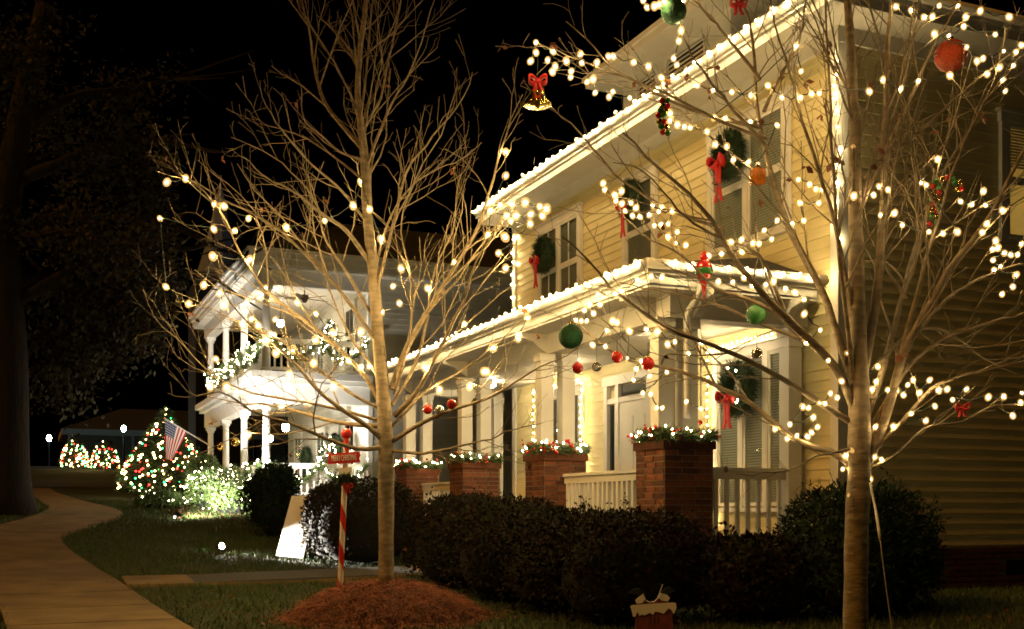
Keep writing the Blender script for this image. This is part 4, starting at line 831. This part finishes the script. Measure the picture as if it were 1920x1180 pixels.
plank(t, 'blank_board', ray(647, 883, 12.03), .145, .072, .10, 'pole_white')
plank(t, 'back_board', ray(647, 832, 12.13), .11, .065, -.05, 'dark_metal')
m = M(); P = ray(649, 900, 12.05); 
for i in range(3): foliage_tube(m, spline([P+np.array([-.10, 0, -.05+.03*i]), P+np.array([0, -.06, .0+.02*i]), P+np.array([.1, 0, -.06])], 8), .03, 900, .07)
m.build('greenery', 'fir', t); bow(t, P+np.array([0, -.08, -.07]), RT3, -FW3, .05, 1.4)
# white board lit by a ground flood
bd = np.array([3.98, 19.15]); zg = float(gz(*bd)); t = thing('white_board', 'plain white leaning board lit brightly by a ground floodlight', 'board', (bd[0], bd[1], zg))
bl, br = ray(517, 1042, 19.0), ray(568, 1048, 18.7); tl, tr_ = ray(547, 930, 19.6), ray(596, 930, 19.3); th = FW3*.04
m = M(); V = np.array([bl, br, tr_, tl]); V = np.vstack([V, V+th]); m.add(V, [(0, 1, 2, 3), (7, 6, 5, 4), (0, 4, 5, 1), (1, 5, 6, 2), (2, 6, 7, 3), (3, 7, 4, 0)]); m.build('panel', 'board_white', t)
m = M(); m.tube([(tl+tr_)/2+th*2, (bl+br)/2+FW3*.6+np.array([0, 0, .0])], .02, 6); m.build('prop', 'fan_wood', t)
def flood(label, p, target, e, size=1.2):
    p = np.array(p, float); t = thing('floodlight', label, 'floodlight', p); dv = Vector(np.array(target)-p).normalized(); q = dv.to_track_quat('-Z', 'Y')
    m = M(); m.tube([p, p+np.array([0, 0, .12])], .012, 6); m.build('stake', 'dark_metal', t)
    hd = p+np.array([0, 0, .14]); d_ = np.array(dv); m = M(); m.tube([hd-d_*.06, hd+d_*.02, hd+d_*.07], [.03, .05, .065], 12, False); m.build('housing', 'dark_metal', t, True)
    m = M(); m.tube([hd+d_*.02, hd+d_*.074], [.03, .05], 12); m.build('lens', 'flood', t, True)
    l_ = bpy.data.lights.new('floodlight_beam', 'SPOT'); l_.energy = e; l_.spot_size = size; l_.spot_blend = .6; l_.color = (1, .92, .78); l_.shadow_soft_size = .05
    o = bpy.data.objects.new('floodlight_beam', l_); C.objects.link(o); o.parent = t; o.location = Vector(hd+d_*.09-p); o.rotation_euler = q.to_euler()
flood('small ground floodlight on the lawn aimed at the white board', g3(3.05, 20.0), (bl+br)/2+np.array([0, 0, .15]), 5000, .62)
flood('ground floodlight beside the netted shrub aimed at the white veranda', g3(3.08, 26.4), (6.6, 31.2, 4.0), 4200, 1.35)
# cut-out chimney sign in front of the shrubs
cc = ray(1225, 1160, 9.6); zb = float(gz(cc[0], cc[1])); t = thing('chimney_cutout', 'painted wooden chimney cutout with snowy top and two white cuffs', 'lawn ornament', (cc[0], cc[1], zb))
def px(u, v): return ((u-1225)*9.6/FPX, EYE+(HOR-v)/FPX*9.6)
PT = lambda off: (lambda v: np.c_[cc[0]+v[:, 0]*RT[0]+(v[:, 1]+off)*FW[0], cc[1]+v[:, 0]*RT[1]+(v[:, 1]+off)*FW[1], v[:, 2]])
m = M(); m.prism([(-.152, zb), (.165, zb), (.165, px(0, 1133)[1]), (-.152, px(0, 1138)[1])], PT(0), .02); m.build('chimney', 'chimney_red', t)
sn = [(1182, 1137), (1187, 1157), (1191, 1156), (1195, 1147), (1199, 1155), (1203, 1152), (1208, 1154), (1214, 1151), (1219, 1149), (1224, 1153), (1228, 1147), (1236, 1148), (1244, 1151), (1249, 1145), (1253, 1141), (1258, 1143), (1263, 1151), (1268, 1140), (1267, 1131), (1262, 1130), (1225, 1132), (1186, 1135)]
m = M(); m.prism([px(*q) for q in sn], PT(-.012), .012); m.build('snow_edge', 'snow_paint', t)
for pts in ([(1191, 1126), (1194, 1132), (1204, 1131), (1210, 1123), (1206, 1114), (1200, 1118)], [(1233, 1119), (1240, 1126), (1252, 1128), (1256, 1121), (1250, 1115), (1238, 1112)]):
    m = M(); m.prism([px(*q) for q in pts], PT(-.008), .02); m.build('cuff', 'snow_paint', t)
m = M(); m.prism([px(*q) for q in [(1191, 1137), (1196, 1130), (1210, 1124), (1225, 1131), (1236, 1122), (1256, 1130)]], PT(.002), .016); m.build('trouser', 'chimney_red', t)
for pts in ([(1178, 1112), (1196, 1117), (1204, 1113), (1198, 1103), (1186, 1106)], [(1240, 1112), (1253, 1116), (1266, 1108), (1256, 1100), (1246, 1104)]):
    m = M(); m.prism([px(*q) for q in pts], PT(0), .018); m.build('boot', 'black_paint', t)
m = M(); P = [px(*q) for q in [(1210, 1125), (1217, 1129), (1226, 1128), (1233, 1121), (1236, 1112), (1242, 1096)]]; m.tube(PT(-.02)(np.array([(a, 0, b) for a, b in P])), .003, 5); m.build('cord', 'plug_white', t)
m = M()
for i, x in enumerate((1219, 1227, 1234)):
    a, b = px(x, 1164); m.box(a-.004, a+.004, -.003, 0, b-.03, b+.03, PT(0))
m.build('painted_marks', 'black_paint', t)
# extension cord down the big tree
P = spline([ray(1632, 905, 7.35), ray(1636, 930, 7.35), ray(1641, 952, 7.3), ray(1650, 1010, 7.2), ray(1660, 1090, 7.1), ray(1672, 1180, 7.0), ray(1682, 1290, 6.9)], 24)
t = thing('extension_cord', 'thin grey cord dropping from the big trunk fork to the ground', 'cord', P[-1])
m = M(); m.tube(P[7:], .004, 6); m.build('cable', 'cord_grey', t, True); m = M(); m.tube(P[:8], [.007]*4+[.009]*4, 8); m.build('plug', 'plug_white', t, True)

# ------------------------------------------------------------------ baubles and ornaments in the trees
def string_up(t, c, h):
    m = M(); m.tube([c, c+np.array([0, 0, h])], .0018, 4); m.build('hanger', 'wire', t)
def bauble(label, u, v, rp, mt, key='t2', hang=.10, d=None, ridges=False):
    c = on_tree(key, u, v) if d is None else ray(u, v, d); dd = proj(c)[2][0]; r = rp*dd/FPX; t = thing('bauble', label, 'bauble', c)
    m = M(); m.ball(c, r, 32 if rp > 15 else 20); m.build('ball', mt, t, True)
    m = M(); m.lathe([(r*.16, r*.94), (r*.17, r*1.16), (r*.05, r*1.18)], c, 10); m.build('cap', 'gold', t, True); string_up(t, c+np.array([0, 0, r*1.15]), hang)
bauble('large dark green glittered bauble hanging before the porch eave', 1070, 631, 23.5, 'green_glitter')
bauble('green bauble above the lit porch window', 1418, 590, 19, 'green_ball')
bauble('dark green bauble at the top edge above the dormer', 1263, 22, 24, 'green_glitter')
bauble('biggest orange-red glittered bauble at the upper right', 1783, 105, 30, 'red_glitter', hang=.14)
bauble('red bauble directly below the large green glittered one', 1083, 690, 10.5, 'red_ball')
bauble('red bauble between the clear bauble and the ridged red one', 1157, 670, 11, 'red_ball')
bauble('red bauble closest to the near porch columns', 1215, 682, 12.5, 'red_ball')
bauble('clear glass bauble on red ribbon beside the small red baubles', 1119, 688, 9, 'clear_ball', hang=.2)
bauble('clear silvery bauble over the porch window wreath', 1419, 663, 11, 'silver')
bauble('left one of two red baubles by the silver one before the third pier', 802, 768, 9, 'red_ball', 't1')
bauble('silver bauble between two red ones before the third pier', 824, 769, 9, 'silver', 't1')
bauble('higher one of two red baubles by the silver one before the third pier', 847, 758, 9.5, 'red_ball', 't1')
for x, y, lb in ((5.6, 36.2, 'gold bauble hanging in the white veranda nearest the flag'), (5.6, 33.6, 'gold bauble hanging in the middle of the white veranda')):
    c = np.array([x, y, 3.2]); t = thing('bauble', lb, 'bauble', c); m = M(); m.ball(c, .13, 16); m.build('ball', 'gold', t, True); string_up(t, c, .7)
# amber lantern
c = on_tree('t2', 1421, 331); t = thing('lantern_ornament', 'amber glass lantern ornament before the double upper window', 'ornament', c)
m = M(); m.lathe([(.02, -.058), (.05, -.05), (.058, 0), (.05, .045), (.02, .055)], c, 8); m.build('glass_body', 'amber_glass', t); m = M(); m.lathe([(.03, .055), (.012, .075), (.005, .085)], c, 8); m.build('cap', 'gold', t); string_up(t, c+np.array([0, 0, .08]), .08)
# finial ornament
c = on_tree('t2', 1320, 510); k = proj(c)[2][0]/FPX; t = thing('finial_ornament', 'long red and green pointed ornament before the porch gutter', 'ornament', c)
m = M(); m.lathe([(.5*k, -53*k), (2.5*k, -40*k), (5*k, -26*k), (11*k, -15*k), (16*k, 0), (16*k, 10*k), (10*k, 20*k), (6*k, 23*k)], c, 20); m.build('body', 'red_ball', t, True)
m = M(); m.lathe([(6*k, 23*k), (9*k, 27*k), (6.5*k, 32*k), (3*k, 35*k), (3*k, 38*k)], c, 16); m.build('crown', 'red_ball', t, True)
m = M(); m.lathe([(15.0*k, -6*k), (16.9*k, -1*k), (16.9*k, 3*k), (16.2*k, 6*k)], c, 20); m.build('green_band', 'green_ball', t, True); string_up(t, c+np.array([0, 0, 37*k]), .08)
# bell
c = on_tree('t2', 1008, 180); k = proj(c)[2][0]/FPX; t = thing('bell', 'shiny gold bell with red bow at the top of the big tree', 'bell', c)
m = M(); m.lathe([(26*k, -18*k), (25*k, -14*k), (17*k, -8*k), (13*k, 4*k), (11*k, 16*k), (6*k, 22*k), (1*k, 24*k)], c, 28); m.build('bell_body', 'gold', t, True)
m = M(); m.ball(c+np.array([0, 0, -19*k]), 5*k, 10); m.build('clapper', 'gold', t, True); string_up(t, c+np.array([0, 0, 22*k]), .2); bow(t, c+np.array([0, 0, 22*k])-FW3*12*k, RT3, -FW3, 17*k, 1.0)
# canes of bells
def bell_cane(label, pts):
    t = thing('bell_cane', label, 'ornament', on_tree('t2', *pts[0])); d = proj(W[t.name])[2][0]; P = [ray(u, v, d) for u, v in pts]; m = M(); m.tube(spline(P, 16), .004, 5); m.build('stem', 'wire', t)
    for i, p in enumerate(P):
        for s_ in (-1, 1): m = M(); m.ball(p+RT3*s_*.015+rng.normal(0, .003, 3), .019, 12); m.build('jingle_bell', ('red_ball', 'green_ball', 'gold')[(i+(s_ > 0)) % 3], t, True)
bell_cane('hooked cane of red and green bells before the dark side wall', [(1750, 418), (1752, 407), (1749, 396), (1754, 385), (1752, 374), (1755, 362), (1754, 350), (1758, 340), (1770, 334), (1783, 336), (1793, 343), (1799, 354)])
bell_cane('short cane of bells before the main roof soffit', [(1247, 248), (1245, 238), (1241, 228), (1239, 218), (1243, 207), (1248, 198), (1245, 189)])
for lb, u, v, s_ in (('red velvet bow in the twigs at the far right', 1803, 765, .045), ('red tinsel bow at the top edge right of the green bauble', 1384, 8, .06)):
    c = on_tree('t2', u, v); t = thing('velvet_bow', lb, 'bow', c); bow(t, c, RT3, -FW3, s_, 1.3)

# ------------------------------------------------------------------ decorations at the white house
for lb, a, b, z, nsw in (('swagged garland with bulbs on the white upper veranda rail', (HX-.12, 28.4), (HX-.12, 37.2), F2+.9, 6), ('swagged garland with bulbs on the white lower veranda rail, street side', (HX-.12, 28.4), (HX-.12, 37.2), F1+.9, 5), ('swagged garland with bulbs on the near end rail of the white lower veranda', (HX+.1, HY-.12), (HW-.05, HY-.12), F1+.88, 2), ('short swagged garland on the near end rail of the white upper veranda', (HX+.1, HY-.12), (HW-.05, HY-.12), F2+.88, 2)):
    a = np.array(a); b = np.array(b); s_ = np.linspace(0, 1, nsw*10+1); P = np.c_[a+(b-a)*s_[:, None], z-.50*np.abs(np.sin(s_*nsw*math.pi))]
    t = thing('rail_garland', lb, 'garland', P[0]); m = M(); foliage_tube(m, P, .09, 420, .13); m.build('greenery', 'lit_leaf', t)
    ico_many(P[rng.integers(0, len(P), nsw*22)]+rng.normal(0, .06, (nsw*22, 3))+np.array([-.05, -.06, .02]), .016, 'bulb_mini', 'bulbs', t)
for lb, y, z in (('lit tabletop fir in the white house upper window', 31.9, F2), ('lit tabletop fir in the white house lower window', 32.2, F1)):
    t, sf = cone_tree('tabletop_fir', lb, (7.6, y-1.6, z+.75), 1.1, .3, 700, 0, 'fir', .12); ico_many(sf(45), .018, 'bulb_mini', 'bulbs', t)
    m = M(); m.lathe([(.22, z+.02), (.22, z+.7), (.26, z+.76)], (7.6, y-1.6, 0), 12); m.build('stand', cw_, t)
# coloured fir
t, sf = cone_tree('decorated_fir', 'tall outdoor fir with red, green and yellow bulbs behind the flag', g3(4.15, 38.4), 3.0, 1.45, 9000, 0, 'fir', .22, .08, shape=1.25)
ico_many(sf(190), .032, 'glow_yellow', 'yellow_bulbs', t); ico_many(sf(80), .030, 'glow_red', 'red_bulbs', t); ico_many(sf(65), .030, 'glow_green', 'green_bulbs', t)
for lb, u, h in (('far round bush covered in coloured bulbs, beside the pale post', 140, 1.6), ('far round bush covered in coloured bulbs, nearer the tall fir', 197, 1.55)):
    p = ray(u, 900, 58.5); t, sf = cone_tree('decorated_bush', lb, g3(p[0], p[1]), h, .66, 3000, 0, 'fir', .18, .06, 'shrub', .62); ico_many(sf(70), .040, 'glow_yellow', 'yellow_bulbs', t); ico_many(sf(34), .038, 'glow_red', 'red_bulbs', t); ico_many(sf(26), .038, 'glow_green', 'green_bulbs', t)
# flag
p0 = np.array([HX-.1, 36.9, 3.25]); p1 = ray(308, 784, 35.2); t = thing('flag', 'striped flag with starred blue corner drooping from a slanted porch pole', 'flag', p0)
m = M(); m.tube([p0, p1], .016, 8); m.build('pole', cw_, t, True); m = M(); m.ball(p1, .035, 10); m.build('finial', 'gold', t, True)
dn = (p0-p1)/np.linalg.norm(p0-p1); ni, nj = 26, 30; V = []; m = M(); hoist, fly = .80, 1.25
for i in range(ni+1):
    for j in range(nj+1):
        s_, q = i/ni, j/nj; fold = .05*math.sin(s_*9+q*2)*q
        p = p1+dn*(.03+hoist*s_*(1-.28*q)) + np.array([0, 0, -1.])*fly*q*(.80+.20*(1-s_)) + np.array([-.10, 0, 0])*q*s_ + FW3*fold - RT3*.16*q*s_; V.append(p)
V = np.array(V)
for i in range(ni):
    for j in range(nj):
        k = 2 if (i < 14 and j < 12) else (0 if (i//2) % 2 == 0 else 1); m.f.append((i*(nj+1)+j, i*(nj+1)+j+1, (i+1)*(nj+1)+j+1, (i+1)*(nj+1)+j)); m.mi.append(k)
m.v.append(V); m.n = len(V); m.build('cloth', ['flag_red', 'flag_white', 'flag_blue'], t, True)
m = M(); VV = V.reshape(ni+1, nj+1, 3)
for i in range(1, 14, 2):
    for j in range(1, 12, 2):
        c = VV[i, j]-FW3*.012; e1 = VV[i+1, j]-VV[i, j]; e1 /= np.linalg.norm(e1); e2 = np.cross(e1, FW3); e2 /= np.linalg.norm(e2)
        st = [c+(.022 if k % 2 == 0 else .009)*(math.cos(k*math.pi/5)*e2+math.sin(k*math.pi/5)*e1) for k in range(10)]; m.add(st, [tuple(range(10))])
kind(m.build('stars', 'flag_white', t), 'stuff')

# ------------------------------------------------------------------ far left: oak, street lamps, building, car, steeple
ob = g3(-.40, 28.6); t = thing('oak_tree', 'huge dark oak with dim olive leaves at the left edge', 'tree', ob)
P = spline([ob, ob+[.0, 0, 1.2], ob+[.02, 0, 3.5], ob+[-.1, .2, 6.5], ob+[.2, .3, 9], ob+[.8, .2, 12]], 26); r = np.interp(np.linspace(0, 1, 26), [0, .06, .15, .5, 1], [.66, .48, .43, .36, .22])
m = M(); m.tube(P, r, 16); m.build('trunk', 'oak_bark', t, True); tips = []
for k_ in range(13):
    s_ = P[9+k_]; a = rng.uniform(-1.0, 1.9) if k_ % 3 else rng.uniform(1.9, 5.2); ln = rng.uniform(4, 6.5)
    D = np.array([math.cos(a), math.sin(a)*.8, rng.uniform(.15, .9)]); Q = s_+D*ln*np.linspace(0, 1, 10)[:, None]; Q[:, 2] += -.9*np.linspace(0, 1, 10)**2*ln*.35; Q += smooth_noise(10, .12)
    m = M(); m.tube(Q, np.linspace(.17, .02, 10), 7); tips += [Q[i] for i in range(3, 10)]
    for j in range(8):
        q = Q[rng.integers(3, 9)]; e = q+np.r_[rng.normal(0, .9, 2), rng.normal(-.05, .5)]; m.tube(spline([q, (q+e)/2+rng.normal(0, .1, 3), e], 5), [.035, .03, .022, .015, .008], 5); tips += [e, (q+e)/2]
    m.build('branch', 'oak_bark', t, True)
# low boughs hanging to the right
for pts in ([(60, 640, 28), (130, 600, 27.6), (200, 560, 27.3), (280, 600, 27)], [(70, 560, 28.5), (180, 500, 28), (280, 480, 27.6), (340, 560, 27.4)], [(60, 700, 28), (120, 660, 27.6), (190, 640, 27.4), (300, 610, 27.3)]):
    Q = spline([ray(*p) for p in pts], 12); m = M(); m.tube(Q, np.linspace(.12, .02, 12), 6); tips += list(Q[2:])
    for j in range(14):
        q = Q[rng.integers(2, 12)]; e = q+rng.normal(0, .45, 3); m.tube([q, (q+e)/2+rng.normal(0, .06, 3), e], [.02, .014, .006], 4); tips += [e, e, (q+e)/2]
    m.build('branch', 'oak_bark', t, True)
tips = np.array(tips); n = 26000; P = tips[rng.integers(0, len(tips), n)]+rng.normal(0, .32, (n, 3)); PU = proj(P)[0]; P = P[PU < 325+rng.normal(0, 14, n)]; m = M(); cards(m, P, .15, .6, up=-.3); kind(m.build('crown', 'oak_leaf', t), 'stuff')
for lb, u, v, gm_ in (('far street lamp with bluish globe left of the bulb-covered bushes', 92, 822, 'street_blue'), ('far street lamp with greenish globe above the bulb-covered bushes', 232, 804, 'street_glow')):
    p = ray(u, v, 80); b_ = g3(p[0], p[1]); t = thing('street_lamp', lb, 'street lamp', b_); m = M(); m.tube([b_, [b_[0], b_[1], p[2]-.25]], [.07, .05], 8); m.build('post', 'dark_metal', t)
    m = M(); m.lathe([(.09, -.20), (.15, -.04), (.16, .06), (.09, .18), (.02, .22)], p, 12); m.build('lamp_globe', gm_, t, True); m = M(); m.lathe([(.16, .20), (.10, .30), (.02, .42)], p, 10); m.build('lamp_cap', 'dark_metal', t)
bp = ray(250, 880, 96); t = thing('far_building', 'low dark building with pale eave behind the bulb-covered bushes', 'building', g3(bp[0], bp[1])); z0 = float(gz(bp[0], bp[1])); x0 = ray(128, 0, 96)[0]; ty = bp[1]
m = M(); m.box(x0, x0+26, ty, ty+10, z0-1, 7.45); m.build('wall', 'far_wall', t); m = M(); m.box(x0-.6, x0+26.6, ty-.7, ty+10.6, 7.45, 7.95); m.build('eave', 'far_trim', t); m = M(); hip(m, x0-.6, x0+26.6, ty-.7, ty+10.6, 7.951, 2.2, 5); m.build('roof', 'shingle', t)
for i in range(6): m = M(); m.box(x0+2+i*4, x0+3.4+i*4, ty-.05, ty+.01, z0+1.2, z0+2.5); m.build('window', 'night_pane', t)
for i in range(5): m = M(); m.box(x0+i*5-.1, x0+i*5+.1, ty-.6, ty-.4, z0-.3, 7.45); m.build('post', 'far_trim', t)
# steeple
p = ray(413, 345, 70); t = thing('church_steeple', 'pale slender steeple rising behind the white house roof', 'steeple', g3(p[0], p[1])); b_ = W[t.name]
m = M(); m.lathe([(1.65, 15.0-p[2]), (.9, 17.5-p[2]), (.03, 0)], p, 8); m.build('spire', 'spire', t)
m = M(); m.box(p[0]-1.7, p[0]+1.7, p[1]-1.7, p[1]+1.7, b_[2]-.5, 15.0); m.build('tower', 'shingle', t); m = M(); m.tube([p, p+np.array([0, 0, .9])], .04, 6); m.build('finial', 'gold', t)
